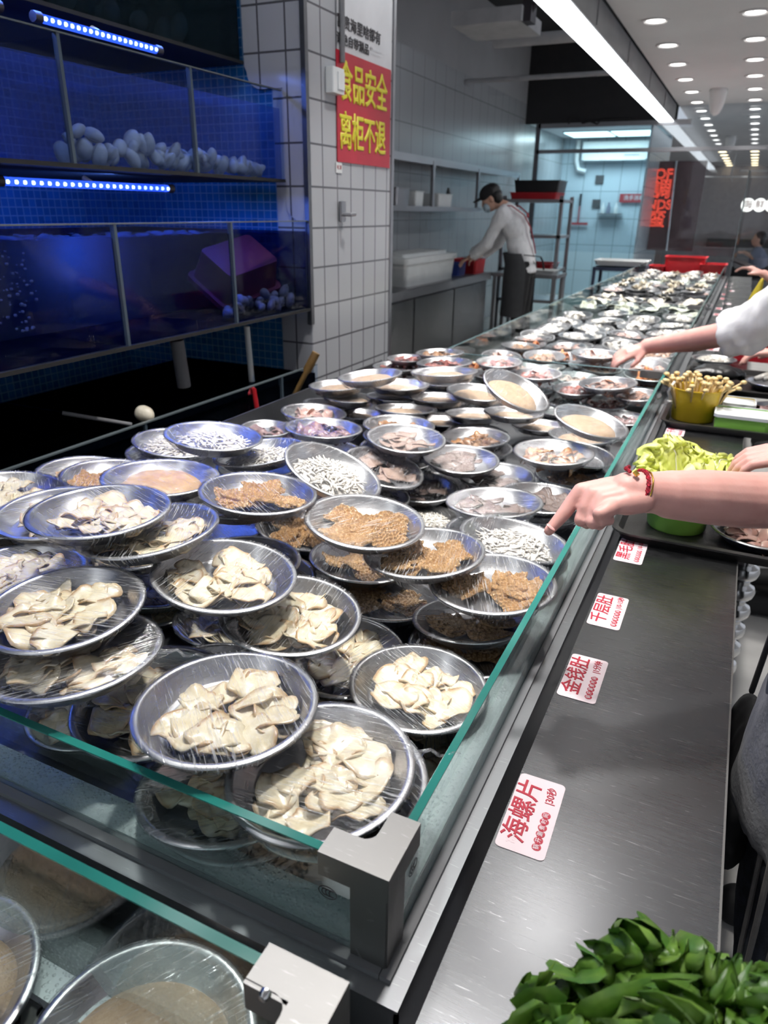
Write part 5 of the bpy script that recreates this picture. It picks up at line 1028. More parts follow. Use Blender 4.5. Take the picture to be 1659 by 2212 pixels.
exec_where = WHERE = {
 'd1': 'beside the steel corner bracket at the front glass', 'd0': 'topmost behind the front glass, second from the corner bracket', 'd3': 'directly beneath the plate beside the corner bracket', 'd5': 'low behind the front glass, under the topmost front plate',
 'd4': 'half hidden under the topmost front plate, toward the tanks', 'f0': 'highest at the picture edge above the front glass', 'f1': 'tilted at the picture edge, under the highest edge plate', 'f2': 'shaded under the two leaning plates at the picture edge', 'f3': 'lowest behind the front glass near the picture edge',
 'e1': 'leaning mid-heap, just behind the topmost front plate', 'e2': 'in front of the three stacked tripe plates', 'e3': 'wedged below the conch plate in front of the tripe', 'e4': 'low by the customer glass, nearest the corner bracket',
 'm0': 'peeping out behind the blue-rimmed conch plate', 'm1': 'at the picture edge level with the blue-rimmed conch plate', 'm2': 'furthest back at the picture edge in the conch rows', 'm3': 'blue-rimmed and topmost in the second conch row', 'm4': 'slanting under the blue-rimmed conch plate', 'n3': 'deep in shade behind the conch plate before the tripe', 'n4': 'dim, between the edge stack and the middle conch plate', 'n5': 'dark, beneath the slanting conch plate',
 't3': 'level and deep, behind the middle conch plate', 't4': 'topmost of the three stacked tripe plates by the hand', 't5': 'middle one of the three stacked tripe plates', 't6': 'jutting over the customer glass below the pointing finger', 'a3': 'in shade between the jutting tripe plate and the conch', 'a4': 'dark, under the middle stacked tripe plate', 'a5': 'directly below the jutting tripe plate at the customer glass', 'a6': 'dark, wedged below the topmost stacked tripe plate', 'a7': 'curling out beneath the level deep tripe plate',
 'b0': 'misted over, behind the blue-rimmed conch plate', 'b1': 'second of three overlapping plates near the tanks', 'b2': 'outermost of three overlapping plates near the tanks', 'w1': 'right under the pointing fingertip', 'w2': 'small, peeping between tripe and dark grey plates',
 'v0': 'highest and blue-rimmed, nearest the dark tanks', 'v1': 'behind and below the high blue-rimmed white plate', 'v2': 'sloping below the high blue-rimmed white plate', 'v3': 'lowest under the two white plates near the tanks', 'q0': 'standing steeply tilted in the middle of the heap', 'q1': 'tilted behind the steep white plate', 'q3': 'hidden under the steep white plate',
 'g2': 'low, before the level plate of dark sheets', 'g3': 'with large dark folded sheets in the middle rows', 'g4': 'with crumpled film, beside the dark folded sheets', 'g5': 'wide and level, beside the pointing fingertip', 'g6': 'low beside the knuckles of the pointing hand',
 'u0': 'outermost before the tall beige stack, by the tank side', 'u1': 'broad and level before the tall beige stack', 'u2': 'half hidden behind the broad mauve plate', 'u3': 'furthest toward the tanks beside the mauve plates', 'u4': 'with folded pale sheets before the beige stack', 'u5': 'behind the plate of folded pale sheets', 'u6': 'level, in front of the beige stack centre', 'u7': 'large, near the customer glass behind the grey tripe', 'u8': 'low and dark below the large orange-brown plate',
 'h0': 'topmost on the tall stack, tank-side end', 'h1': 'topmost in the middle of the tall stack', 'h2': 'tilted steeply on top of the tall stack', 'h3': 'tilted by the customer glass beside the tall stack', 'h4': 'second layer of the tall stack, under the two topmost', 'h5': 'bluish, at the tank-side end of the tall stack', 'h6': 'under the steeply tilted plate of the tall stack', 'h7': 'beneath the tilted plate by the customer glass',
 's1': 'third layer of the tall stack, tank-side end', 's2': 'lowest layer of the tall stack, tank-side end', 's3': 'third layer of the tall stack, under the bluish plate', 's4': 'third layer of the tall stack, middle', 's5': 'fourth layer of the tall stack, middle', 's6': 'third layer, toward the steeply tilted plate', 's7': 'lowest layer of the tall stack, middle', 's8': 'fourth layer, below the steeply tilted plate', 's9': 'fourth layer, customer-side end of the tall stack', 't0': 'lowest at the customer-side end of the tall stack',
 'pa': 'smallest, behind the stack by the white pillar', 'pb': 'rearmost, near the kitchen bench side of the pillar', 'pc': 'just behind the topmost middle stack plate', 'pd': 'behind the tank-side top plate of the stack', 'pe': 'in the rear row, behind the steeply tilted plate', 'pf': 'dark, directly behind the steeply tilted plate', 'pg': 'second in the rear row from the steep plate', 'ph': 'low, behind the rim of the steep plate', 'pi': 'broad, right before the glass divider', 'pj': 'shiny-filmed, beside the broad plate at the divider', 'pk': 'palest, close to the corner of divider and customer glass', 'pl': 'bluish-filmed, in the second row from the divider', 'pm': 'bright red, in the second row from the divider', 'pn': 'small and low behind the tilted plate by the customer glass', 'po': 'small, low against the customer glass'}
ALT = {'B': 'beige paste', 'W': 'white shreds'}
NSL = {'C': 23, 'T': 11, 'G': 11, 'R': 9}
SEP = set('d0 d1 d4 f0 f1 f2 e1 e2 e3 e4 m3 m4 m0'.split()) | set('t3 t4 t5 t6 b1 b2 a7'.split()) | set('g2 g3 g4 g5 g6 u4 q1'.split())
TAILS = {'f2': 2.6, 'n3': 3.1, 'd1': .5, 's2': 3.4, 'a4': 5.2, 'a3': 4.6, 'h3': 4.9, 'b2': 3.6, 'e4': 5.5}
FIDX = {'q0': 2, 'b0': 3, 'v0': 2, 'v1': 3, 'v2': 2, 'w1': 2, 't4': 2, 'u1': 2, 'u0': 2, 'u7': 2, 'u6': 2, 'q1': 3, 'pj': 3, 'pl': 3, 'pm': 2, 'pk': 3, 't6': 2, 'u5': 2, 'g5': 2, 'pi': 2}
FROT = {}
PLATE, FILMO = {}, []
rp = random.Random(11)
def short(kind): return FOODN[kind][1]
for p in PL:
    pid, kind = p[0], p[1]; rz = rp.uniform(0, 6.28)
    o = link('steel_plate', DISH); Tm = place(o, p, rz)
    tag(o, f'wrapped plate of {short(kind)} {WHERE[pid]}', 'plate', 'wrapped plates heaped on the near counter')
    fl = link('plastic_wrap', FILMS[FIDX.get(pid, rp.choice((0, 1)))], o); fl.rotation_euler = (0, 0, -rz + rp.uniform(-.5, .5) + (.9 if pid in ('d0', 'd1', 'e4') else 0))
    if pid in TAILS: tl = link('wrap_twist', TAIL, fl); tl.rotation_euler = (0, 0, TAILS[pid])
    nm, wd = FOODN[kind]
    if pid in SEP:
        pn = {'C': ('conch_slice', 'cream conch slice', 'conch slice'), 'T': ('honeycomb_tripe_piece', 'tan tripe piece', 'tripe'), 'G': ('tripe_sheet', 'dark tripe sheet', 'tripe'), 'R': ('tripe_sheet', 'pinkish tripe sheet', 'tripe')}[kind]
        Q = Tm.to_3x3(); 
        for me, T in scatter(kind, NSL[kind], hash(pid) % 1 + sum(ord(c) * (7 ** i) for i, c in enumerate(pid))):
            s_ = link(pn[0], me); s_.matrix_world = Tm @ Matrix([list(r_) for r_ in T])
            tag(s_, f'{pn[1]} on plate {WHERE[pid]}', pn[2], f'{pn[2]}s on the plate {pid and WHERE[pid]}')
    else:
        h_ = link(nm, heap_of(kind, rp)); place(h_, p, rp.uniform(0, 6.28)); tag(h_, f'{wd} on plate {WHERE[pid]}', 'food', None, 'stuff' if kind not in 'BK' else None)
UND = {'C': 'conch', 'T': 'tripe', 'K': 'tripe', 'G': 'grey tripe', 'R': 'grey tripe', 'W': 'white-shred', 'B': 'beige-paste', 'O': 'orange-brown', 'M': 'red-meat', 'V': 'red-meat', 'N': 'red-meat', 'P': 'red-meat'}
for p in FILL:
    kind = p[1]; o = link('steel_plate', DISH); place(o, p, rp.uniform(0, 6.28)); tag(o, f'shaded steel plate buried low under the {UND[kind]} plates', 'plate', f'plates buried under the {UND[kind]} plates')
    link('plastic_wrap', FILMS[0], o)
    if p[0][0] in 'defmnat': h_ = link(FOODN[kind][0], heap_of(kind, rp)); place(h_, p, rp.uniform(0, 6.28)); tag(h_, f'shaded heap of {FOODN[kind][1]} in a buried plate under the {UND[kind]} plates', 'food', f'food in the plates buried under the {UND[kind]} plates', 'stuff')
# spilled white ice paper and plates in the nearest case
o = MB().box((-.42, 1.15, .735), (-.235, 2.1, .737)).build('liner_sheet', 'ice_sheet'); tag(o, 'white frosted liner sheet on the counter floor below the pointing finger', 'liner')
LP_, LQ_ = at_z(-172, 2140, .778), at_z(298, 2272, .776)
for (p, lab, k2) in ((('x', 'N', LP_[0], LP_[1], .778, .0, -.03, .1025), 'thick-rimmed wrapped plate of golden food in the nearest case, at the picture edge', 'golden food'), (('x', 'N', LQ_[0], LQ_[1], .776, .0, -.03, .1025), 'wrapped steel plate in the nearest case, cut by the bottom edge', 'beige food')):
    o = link('steel_plate', DISH); place(o, p, 1.0); tag(o, lab, 'plate'); link('plastic_wrap', FILMS[2], o)
    h_ = link('fish_paste', heap_of('B', rp)); place(h_, p, .5); tag(h_, f'heap of {k2} on a plate in the nearest case', 'food', None, None)
# far plates, row by row
FR = random.Random(21)
rown = 0
def rows_spec():
    y = 2.90
    while y < 9.0:
        if y < 3.6: ks = 'ASPO'
        elif y < 4.15: ks = 'FSWF'
        elif y < 5.0: ks = 'FFFF'
        elif y < 6.1: ks = 'YYYY'
        elif y < 7.0: ks = 'LLSL'
        else: ks = 'LFLF'
        yield y, ks
        y += .165 if y < 5 else (.24 if y < 6.1 else .205)
FARN = {'A': 'orange prawns', 'S': 'pink seafood', 'P': 'pink meat', 'O': 'brown slices', 'F': 'white fish', 'W': 'white shreds', 'Y': 'oyster', 'L': 'pale shells'}
CN = ['against kitchen glass', 'second from kitchen glass', 'second from customer glass', 'against customer glass']
def ordn(n):
    return (ORD + ['twenty-first', 'twenty-second', 'twenty-third', 'twenty-fourth', 'twenty-fifth', 'twenty-sixth', 'twenty-seventh', 'twenty-eighth', 'twenty-ninth', 'thirtieth', 'thirty-first', 'thirty-second', 'thirty-third', 'thirty-fourth', 'thirty-fifth', 'thirty-sixth', 'thirty-seventh', 'thirty-eighth'])[n]
for ri, (y, ks) in enumerate(rows_spec()):
    for ci in range(4):
        x = -.93 + .205 * ci + FR.uniform(-.02, .02) + (.03 if ri % 2 else 0); yy = y + FR.uniform(-.03, .03)
        if abs(yy - 5.02) < .11 or abs(yy - 7.0) < .11: yy += .11 if yy > 5.02 and yy < 6 or yy > 7 else -.11
        if ri == 0 and ci == 3: continue
        z = .830 + (.018 if (ri + ci) % 2 else .0) + FR.uniform(0, .008) + (.045 if 6.1 < y < 7 else 0)
        kind = ks[(ci + ri) % 4] if y < 4.15 or y > 6 else ks[0]
        if kind == 'S' : hk = 'S'
        else: hk = kind
        R_ = .095 if kind != 'Y' else .115
        p = ('x', kind, x, yy, z, FR.uniform(-.12, .12), FR.uniform(-.16, .02), R_)
        o = link('steel_plate', DLOW); place(o, p, FR.uniform(0, 6.28)); tag(o, f'plate of {FARN[kind]}, {ordn(ri)} row past the divider, {CN[ci]}', 'plate', 'plates on the far counter')
        if kind not in 'Y' and y < 7.5: link('plastic_wrap', FLOW, o)
        h_ = link(FARN[kind].replace(' ', '_'), heap_of(hk, FR)); place(h_, p, FR.uniform(0, 6.28))
        if kind == 'F' or kind == 'A': h_.scale = (h_.scale[0], h_.scale[1], h_.scale[2] * 1.7); h_.location.z += .012
        tag(h_, f'{FARN[kind]} heaped in the {ordn(ri)} row past the divider, {CN[ci]}', 'food', None, 'stuff' if kind != 'Y' else None)
        # plates stacked beneath it
        zz = z - .031
        while zz > .828 and 6.1 < y < 7:
            o = link('steel_plate', DLOW); place(o, ('x', kind, x + FR.uniform(-.01, .01), yy + FR.uniform(-.01, .01), zz, 0, 0, R_), 0); tag(o, f'lower stacked plate, {ordn(ri)} row past the divider, {CN[ci]}', 'plate', 'plates on the far counter'); zz -= .031
# unwrapped heap of orange prawns by the divider
p = ('x', 'A', -.262, 2.99, .862, 0, -.05, .10); o = link('steel_plate', DISH); place(o, p, 0); tag(o, 'steel plate of orange prawns in the corner of the divider and customer glass', 'plate')
h_ = link('orange_prawns', heap_of('A', FR)); place(h_, p, .4); h_.scale = (.98, .98, 2.2); h_.location.z += .018; tag(h_, 'tall heap of orange prawns in the corner behind the glass divider', 'food', None, 'stuff')
o = link('steel_plate', DISH); place(o, ('x', 'A', -.262, 2.99, .83, 0, 0, .10), 0); tag(o, 'plate under the orange prawns in the corner of the divider', 'plate')
# plate the reaching hand holds
p = ('x', 'P', -.50, 3.11, .905, 0, -.02, .10); o = link('steel_plate', DISH); place(o, p, 0); tag(o, 'wrapped steel plate of pink food held by the white-sleeved arm', 'plate'); link('plastic_wrap', FILMS[1], o)
h_ = link('pink_seafood', heap_of('P', FR)); place(h_, p, .4); tag(h_, 'pink food on the plate held by the white-sleeved arm', 'food', None, 'stuff')
for (x0, x1, y0, y1, z0, z1, l) in ((-.83, -.40, 9.15, 9.5, .80, 1.0, 'tall red crate at the far end of the counter'), (-.44, -.18, 9.02, 9.4, .80, .94, 'lower red crate at the far counter end, aisle side'), (-.98, -.82, 9.05, 9.35, .80, .90, 'small red crate at the far counter end, kitchen side')):
    o = MB().rtray((x0, y0, z0), (x1, y1, z1), .02, .01, .012).build('plastic_crate', 'red_plastic', None, True); tag(o, l, 'crate')
# ------------------------------------------------------------------ trays, cups and greens on the shelf
def tray(x0, x1, y0, y1, z, label):
    o = empty('serving_tray', ((x0 + x1) / 2, (y0 + y1) / 2, z), 0, label, 'tray'); child_mb(o, MB().rtray((x0, y0, z), (x1, y1, z + .024), .035, .004, .010, 6, .04), 'body', 'tray_black', True); return o
tray(-.150, .29, 1.475, 1.86, .80, 'black tray with the cabbage cup under the pointing arm')
tray(-.150, .29, 2.45, 2.80, .80, 'black tray with the yellow mushroom cup and green box')
tray(-.14, .30, 3.05, 3.50, .80, 'black tray beside the glass divider, holding the dark bowl')
def cup(name, x, y, z, r0, r1, h, mat_, label, sq=1.0):
    o = MB().lathe([(.001, 0), (r0, 0), (r0 + .002, .003), (r1, h), (r1 + .003, h + .002), (r1 + .002, h + .004), (r1 - .003, h + .002), (r0 - .003, .005), (.001, .005)], 36).build(name, mat_, None, True); o.location = (x, y, z); tag(o, label, 'cup'); return o
cup('plastic_cup', -.035, 1.61, .805, .060, .070, .085, 'green_plastic', 'green plastic cup holding the pale cabbage on the first tray')
cup('plastic_cup', -.068, 2.60, .805, .066, .080, .105, 'yellow_plastic', 'yellow plastic cup holding enoki mushrooms on the second tray')
def ruffled(b, L_, W_, T, r, ruf=.012, curl=1.0, stem=True, th=.0007, nu=12, nv=15, lobes=7.0):
    # one leaf: blade along +z, ruffled at its rim; T places it
    P = []; E = []
    ph = [r.uniform(0, 6.28) for _ in range(5)]
    for i in range(nu + 1):
        u = i / nu; wd0 = W_ * (.28 + .72 * math.sin(u * PI * .60 + .08) ** 1.1) * (1 - .25 * max(0, (u - .8) / .2) ** 2)
        for j in range(nv + 1):
            v = 2 * j / nv - 1; wd = wd0; e = max(abs(v), (u - .55) / .45); am = ruf * max(0, e) ** 1.8
            wd *= 1 + .10 * math.sin(31 * u + ph[3]) * (abs(v) > .8)
            x = wd * v * (1 + .08 * math.sin(lobes * u + ph[0]) * abs(v)) + am * .5 * math.sin(lobes * 1.6 * u + ph[4]); y = am * math.sin(lobes * (u + .8 * v) + ph[1]) + curl * .35 * u * u * L_ + am * .6 * math.sin(lobes * (1.7 * u - 1.2 * v) + ph[2]) + .25 * wd * v * v; z = L_ * (u - .16 * u * u * v * v) * (1 - .25 * curl * u) + am * .7 * math.sin(lobes * .9 * v + ph[3])
            P.append((x, y, z)); E.append(max(0, e) ** 2)
    n0 = len(P); Q = [(x, y + th, z) for x, y, z in P]; fs = []
    for i in range(nu):
        for j in range(nv):
            a = i * (nv + 1) + j; fs.append((a, a + 1, a + nv + 2, a + nv + 1)); fs.append((n0 + a, n0 + a + nv + 1, n0 + a + nv + 2, n0 + a + 1))
    A = np.array(P + Q) @ np.array(T)[:3, :3].T + np.array(T)[:3, 3]; b.mat(0).add(A, fs, E + E)
    if stem:
        rib = [np.array(P[i * (nv + 1) + nv // 2]) + (0, -.001, 0) for i in range(0, nu - 1)]; rib = [np.array(T)[:3, :3] @ q + np.array(T)[:3, 3] for q in rib]; b.mat(1).tube(rib, [.0045 * (1 - .8 * k / len(rib)) for k in range(len(rib))], 6, True, .6); b.mat(0)
def leafplace(c, az, tilt, roll=0, s=1.0):
    T = np.eye(4); T[:3, :3] = np.array(Matrix.Rotation(az, 3, 'Z') @ Matrix.Rotation(-tilt, 3, 'X') @ Matrix.Rotation(roll, 3, 'Z')) * s; T[:3, 3] = c; return T
r = random.Random(8)
# napa cabbage: five leaves in the green cup
for k, (az, tl, L_, W_) in enumerate(((.2, .55, .145, .075), (1.5, .6, .14, .07), (2.6, .85, .13, .075), (3.6, .45, .15, .078), (4.6, .95, .13, .078), (5.5, .75, .145, .075), (0.9, .1, .155, .07))):
    b = MB(); ruffled(b, L_, W_, leafplace((-.030 + .022 * math.cos(az + 1.57), 1.61 + .022 * math.sin(az + 1.57), .86), az, tl * .7), r, .013, .5, True, .0014, 44, 40, 19.0)
    o = b.build('cabbage_leaf', ['cabbage_leaf', 'white_shred_meat'], None, 'all'); tag(o, 'ruffled pale yellow cabbage leaf standing in the green cup', 'cabbage leaf', 'cabbage leaves in the green cup')
# enoki: stems with round caps
for k in range(46):
    a = r.uniform(0, 6.28); q = .068 * math.sqrt(r.random()); x, y = -.068 + q * math.cos(a), 2.60 + q * math.sin(a); h = .128 + .034 * r.random() - q * .20; lx, ly = 1.35 * q * math.cos(a) * (.3 + r.random() * .5), 1.3 * q * math.sin(a) * .5
    b = MB(); b.tube([(x, y, .83), (x + lx * .5, y + ly * .5, .83 + h * .6), (x + lx, y + ly, .80 + h)], .0034, 6); b.lathe([(.0008, .006), (.007, .0045), (.0105, -.001), (.0088, -.005), (.003, -.006)], 10, (x + lx, y + ly, .80 + h))
    o = b.build('enoki_mushroom', 'enoki_flesh', None, 'all'); tag(o, 'thin enoki mushroom standing in the yellow cup', 'mushroom', 'enoki in the yellow cup')
b = MB(); b.tube([(-.145, 2.555, .868), (-.155, 2.545, .90), (-.14, 2.55, .935)], .004, 8); b.lathe([(.001, .004), (.009, .002), (.008, -.004), (.002, -.005)], 10, (-.146, 2.555, .866)); o = b.build('enoki_mushroom', 'white_shred_meat', None, 'all'); tag(o, 'stray enoki drooping over the glass side of the yellow cup', 'mushroom')
def pot(x0, x1, y0, y1, z, h, body, fill, lab, flab):
    o = empty('food_box', ((x0 + x1) / 2, (y0 + y1) / 2, z), 0, lab, 'box'); child_mb(o, MB().rtray((x0, y0, z), (x1, y1, z + h), .018, .003, .0, 5, .05), 'shell', body, True); child_mb(o, MB().rtray((x0 - .002, y0 - .002, z + h - .008), (x1 + .002, y1 + .002, z + h + .002), .018, .005, .0, 5, .0), 'rim', 'white_plastic', True)
    nx, ny = 24, 16; P = [((x0 + .008) + (x1 - x0 - .016) * i / nx, (y0 + .008) + (y1 - y0 - .016) * j / ny, z + h * .62 + .012 * mnoise.noise(Vector((i * .35, j * .35, x0 * 9))) + .008) for j in range(ny + 1) for i in range(nx + 1)]
    b = MB(); b.add(P + [(x, y, z + .006) for x, y, _ in P], [(j * (nx + 1) + i, j * (nx + 1) + i + 1, (j + 1) * (nx + 1) + i + 1, (j + 1) * (nx + 1) + i) for j in range(ny) for i in range(nx)]); q = b.build('paste_filling', fill, None, 'all'); tag(q, flab, 'food')
pot(.000, .165, 2.465, 2.60, .806, .055, 'green_plastic', 'pale_green_paste', 'green food box with white rim beside the yellow cup', 'pale green paste filling the green food box')
pot(.02, .12, 2.66, 2.78, .806, .05, 'yellow_plastic', 'cream_paste', 'yellow food box behind the green one on the second tray', 'cream paste in the yellow food box')
o = link('steel_plate', DISH); place(o, ('x', 'V', .20, 2.72, .84, 0, -.05, .105), 0); tag(o, 'steel plate of mauve meat on the second tray behind the green box', 'plate'); h_ = link('mauve_meat_slices', heap_of('V', FR)); place(h_, ('x', 'V', .20, 2.72, .848, 0, -.05, .105), 0); tag(h_, 'mauve meat heaped on the second tray plate', 'food', None, 'stuff')
o = link('steel_plate', DISH); place(o, ('x', 'P', .135, 1.60, .832, 0, 0, .1025), 0); tag(o, 'steel plate of pink meat on the first tray under the forearm', 'plate'); h_ = link('pink_meat_slices', heap_of('P', FR)); place(h_, ('x', 'P', .135, 1.60, .836, 0, 0, .1025), 0); tag(h_, 'pink meat slices on the first tray under the forearm', 'food', None, 'stuff')
o = grow([('c', [(-.11, 3.24, .835), (-.02, 3.27, .85), (.08, 3.30, .832)], [.035, .05, .03], .6), ('e', (-.02, 3.28, .845), (.10, .075, .030))], .006, 3, 'black_plastic', 'wrapped_bundle', .006, 20); o = link('wrapped_bundle', o); tag(o, 'shiny black wrapped bundle on the tray beside the divider', 'bundle')
o = link('steel_plate', DISH); place(o, ('x', 'P', .19, 3.24, .834, 0, 0, .105), 0); tag(o, 'dark plate of pale rolls on the tray beside the divider', 'plate')
for k in range(4):
    o = MB().tube([(.12 + .03 * k, 3.20 + .012 * k, .845), (.16 + .03 * k, 3.23 + .01 * k, .858), (.20 + .028 * k, 3.22, .848)], [.010, .015, .009], 10).build('pale_roll', 'fish_white_meat', None, 'all'); tag(o, 'pale cooked roll on the plate beside the black bundle', 'food', 'pale rolls on the tray plate')
o = MB().rtray((.01, 3.85, .80), (.20, 4.15, .91), .02, .008, .012).build('plastic_basket', 'red_plastic', None, True); tag(o, 'red plastic basket on the shelf below the white sleeve', 'basket')
o = link('steel_plate', DLOW); place(o, ('x', 'F', -.05, 3.68, .832, 0, 0, .10), 0); tag(o, 'plate of pale greens on the shelf before the red basket', 'plate'); h_ = link('pale_greens', heap_of('W', FR)); place(h_, ('x', 'F', -.05, 3.68, .84, 0, 0, .10), 0); tag(h_, 'pale shredded greens on the plate before the red basket', 'food', None, 'stuff')
# green bowl of lettuce close to the camera
LC = np.array((.070, .352))
o = MB().lathe([(.001, 0), (.055, 0), (.058, .004), (.080, .075), (.083, .078), (.081, .081), (.077, .077), (.055, .008), (.001, .007)], 40).build('plastic_bowl', 'lime_plastic', None, True); o.location = (LC[0], LC[1], .8005); tag(o, 'lime green plastic bowl of lettuce at the bottom corner of the shelf', 'bowl')
for k in range(34):
    a = 2 * PI * k / 34 * 3.0 + r.uniform(-.3, .3); lay = k / 34; q = .050 * (1 - lay * .75) * r.uniform(.6, 1.1); tl = (1.05 - .95 * lay) * r.uniform(.7, 1.1); L_ = r.uniform(.08, .112); b = MB()
    ruffled(b, L_, r.uniform(.032, .050), leafplace((LC[0] + q * math.cos(a), LC[1] + q * math.sin(a), .852 + .02 * lay), a - PI / 2, tl * .85, r.uniform(-.6, .6)), r, r.uniform(.014, .022), r.uniform(-.3, .8), True, .0006, 44, 38, r.uniform(15, 21))
    o = b.build('lettuce_leaf', ['lettuce_leaf', 'lettuce_stem'], None, 'all'); tag(o, 'curly dark green lettuce leaf in the lime bowl', 'lettuce leaf', 'lettuce leaves in the lime bowl')
# ------------------------------------------------------------------ people
def V(*a): return np.array(a, float)
def hand_prims(w, d, up, side, s=1.0, curl=.7, thumb=1):
    # relaxed hand: w wrist, d direction of the fingers, up back-of-hand normal, side toward the thumb
    d = _n(np.array(d, float)); up = np.array(up, float); up = _n(up - d * (up @ d)); sd = np.cross(d, up) * thumb
    pr = [('c', [w, w + d * .085 * s], [.024 * s, .030 * s], .62)]
    for k, (off, L_) in enumerate(((.030, .072), (.010, .080), (-.010, .075), (-.029, .060))):
        m = w + d * .088 * s + sd * off * s; a = curl * .5; p1 = m + (d * math.cos(a) - up * math.sin(a)) * L_ * .48 * s; a2 = curl * 1.2; p2 = p1 + (d * math.cos(a2) - up * math.sin(a2)) * L_ * .32 * s; a3 = curl * 1.7; p3 = p2 + (d * math.cos(a3) - up * math.sin(a3)) * L_ * .24 * s
        pr.append(('c', [w + d * .03 * s + sd * off * .6 * s, m, p1, p2, p3], [.012 * s, .0105 * s, .0095 * s, .0085 * s, .0072 * s]))
    t0 = w + d * .022 * s + sd * .024 * s - up * .006 * s; t1 = t0 + (d * .7 + sd * .55 - up * .25) * .045 * s; t2 = t1 + (d * .9 + sd * .15 - up * .4) * .030 * s; pr.append(('c', [t0, t1, t2], [.014 * s, .011 * s, .0085 * s])); return pr
def head_prims(c, f, up=(0, 0, 1)):
    # c centre of the skull, f facing direction
    f = _n(np.array(f, float)); up = np.array(up, float); up = _n(up - f * (up @ f)); l = np.cross(up, f); R = np.array([f, l, up]).T
    P = lambda a, b_, c_: c + R @ V(a, b_, c_)
    return [('e', P(-.012, 0, .028), (.096, .074, .090), R), ('e', P(.022, 0, -.045), (.068, .058, .072), R), ('e', P(.052, 0, -.088), (.030, .034, .024), R), ('c', [P(.080, 0, .004), P(.102, 0, -.030)], [.010, .014]), ('e', P(.098, 0, -.034), (.012, .018, .010), R), ('e', P(.078, 0, -.066), (.014, .024, .007), R), ('e', P(.078, 0, -.078), (.014, .022, .008), R), ('c', [P(.074, -.034, .018), P(.080, 0, .022), P(.074, .034, .018)], [.010, .010, .010]), ('e', P(-.006, .076, -.018), (.020, .010, .032), R), ('e', P(-.006, -.076, -.018), (.020, .010, .032), R)], P, R
def person(name_label, base, face, pose, cloth, skin, voxel=.008):
    """pose: dict of joints in world space"""
    J = pose; f = np.array(face + (0,), float) if len(face) == 2 else np.array(face, float); f = _n(f); lt = np.cross([0, 0, 1], f)
    R = np.array([f, lt, np.cross(f, lt)]).T
    hp, P, HR = head_prims(J['head'], J.get('look', f), J.get('headup', (0, 0, 1)))
    torso = [('e', (J['hip'] + J['chest']) / 2, (.105, .155, .22), J.get('R', R)), ('e', J['chest'], (.115, .175, .17), J.get('R', R)), ('e', J['hip'], (.115, .165, .14), R), ('c', [J['chest'] + (J['neck'] - J['chest']) * .6, J['neck'], J['head'] + HR @ V(-.02, 0, -.05)], [.075, .055, .052])]
    sh = [('c', [J['shL'], J['neck'] * .8 + J['chest'] * .2, J['shR']], [.062, .07, .062])]
    pr = hp + torso + sh
    for s in 'LR':
        pr.append(('c', [J['sh' + s], J['el' + s], J['wr' + s]], J.get('armr' + s, [.052, .040, .026])))
        pr.append(('c', [J['leg' + s], J['kn' + s], J['an' + s]], [.088, .058, .040])); pr.append(('c', [J['an' + s] + V(0, 0, -.03), J['an' + s] + f * .14 + V(0, 0, -.055)], [.042, .032]))
        pr += J['hand' + s] if ('hand' + s) in J else hand_prims(J['wr' + s], J['hd' + s], J.get('hu' + s, (0, 0, 1)), None, 1, .7, J.get('th' + s, 1 if s == 'R' else -1))
    root = link('person', grow(pr, voxel, 2 if voxel < .003 else 3, skin, 'person')); tag(root, name_label, 'person')
    # garments
    shirt = [('e', (J['hip'] + J['chest']) / 2, (.125, .178, .24), J.get('R', R)), ('e', J['chest'], (.130, .192, .182), J.get('R', R)), ('t', [J['chest'], J['hip'] + (J['chest'] - J['hip']) * .2, J['hip'] + V(0, 0, cloth.get('hem', -.10))], [.15, .165, .175], .8), ('c', [J['shL'], J['neck'] * .75 + J['chest'] * .25, J['shR']], [.074, .082, .074]), ('c', [J['chest'], J['neck'] * .85 + J['chest'] * .15], [.10, .072])]
    for s in 'LR':
        sl = cloth.get('sleeve' + s, cloth.get('sleeve', 1.0)); a, e, w_ = J['sh' + s], J['el' + s], J['wr' + s]
        if sl <= 1: pts = [a, a + (e - a) * .5, a + (e - a) * sl]
        else: pts = [a, a + (e - a) * .5, e, e + (w_ - e) * (sl - 1)]
        lo = cloth.get('loose', .068); shirt.append(('c', pts[:-1], [.074] + [lo] * (len(pts) - 2))); shirt.append(('t', [pts[-2], pts[-1]], [lo, lo * cloth.get('cuff', 1.0)]))
    link('shirt', grow(shirt, max(voxel, .008), 4, cloth['top'], 'shirt', cloth.get('fold', .006), 16), root)
    tr = [('e', J['hip'], (.128, .178, .15), R)]
    for s in 'LR': tr += [('c', [J['leg' + s], J['kn' + s]], [.104, .076]), ('t', [J['kn' + s], J['an' + s] + V(0, 0, -.02)], [.076, .066])]
    link('trousers', grow(tr, .010, 4, cloth['legs'], 'trousers', .004, 10), root)
    for s in 'LR':
        q = grow([('c', [J['an' + s] + V(0, 0, -.03), J['an' + s] + f * .14 + V(0, 0, -.052)], [.055, .045]), ('c', [J['an' + s] - f * .03 + V(0, 0, -.045), J['an' + s] + f * .15 + V(0, 0, -.06)], [.04, .04])], .01, 3, 'rubber_black', 'shoe'); link('shoe', q, root)
    if cloth.get('hair', True):
        hr = [('e', P(-.030, 0, .050), (.095, .084, .088), HR), ('e', P(-.062, 0, -.01), (.058, .080, .095), HR)]
        if cloth.get('long'): hr += [('e', P(-.075, 0, -.10), (.045, .085, .14), HR)]
        link('hair', grow(hr, .007, 2, 'hair_black', 'hair', .004, 40), root)
    return root, P, HR
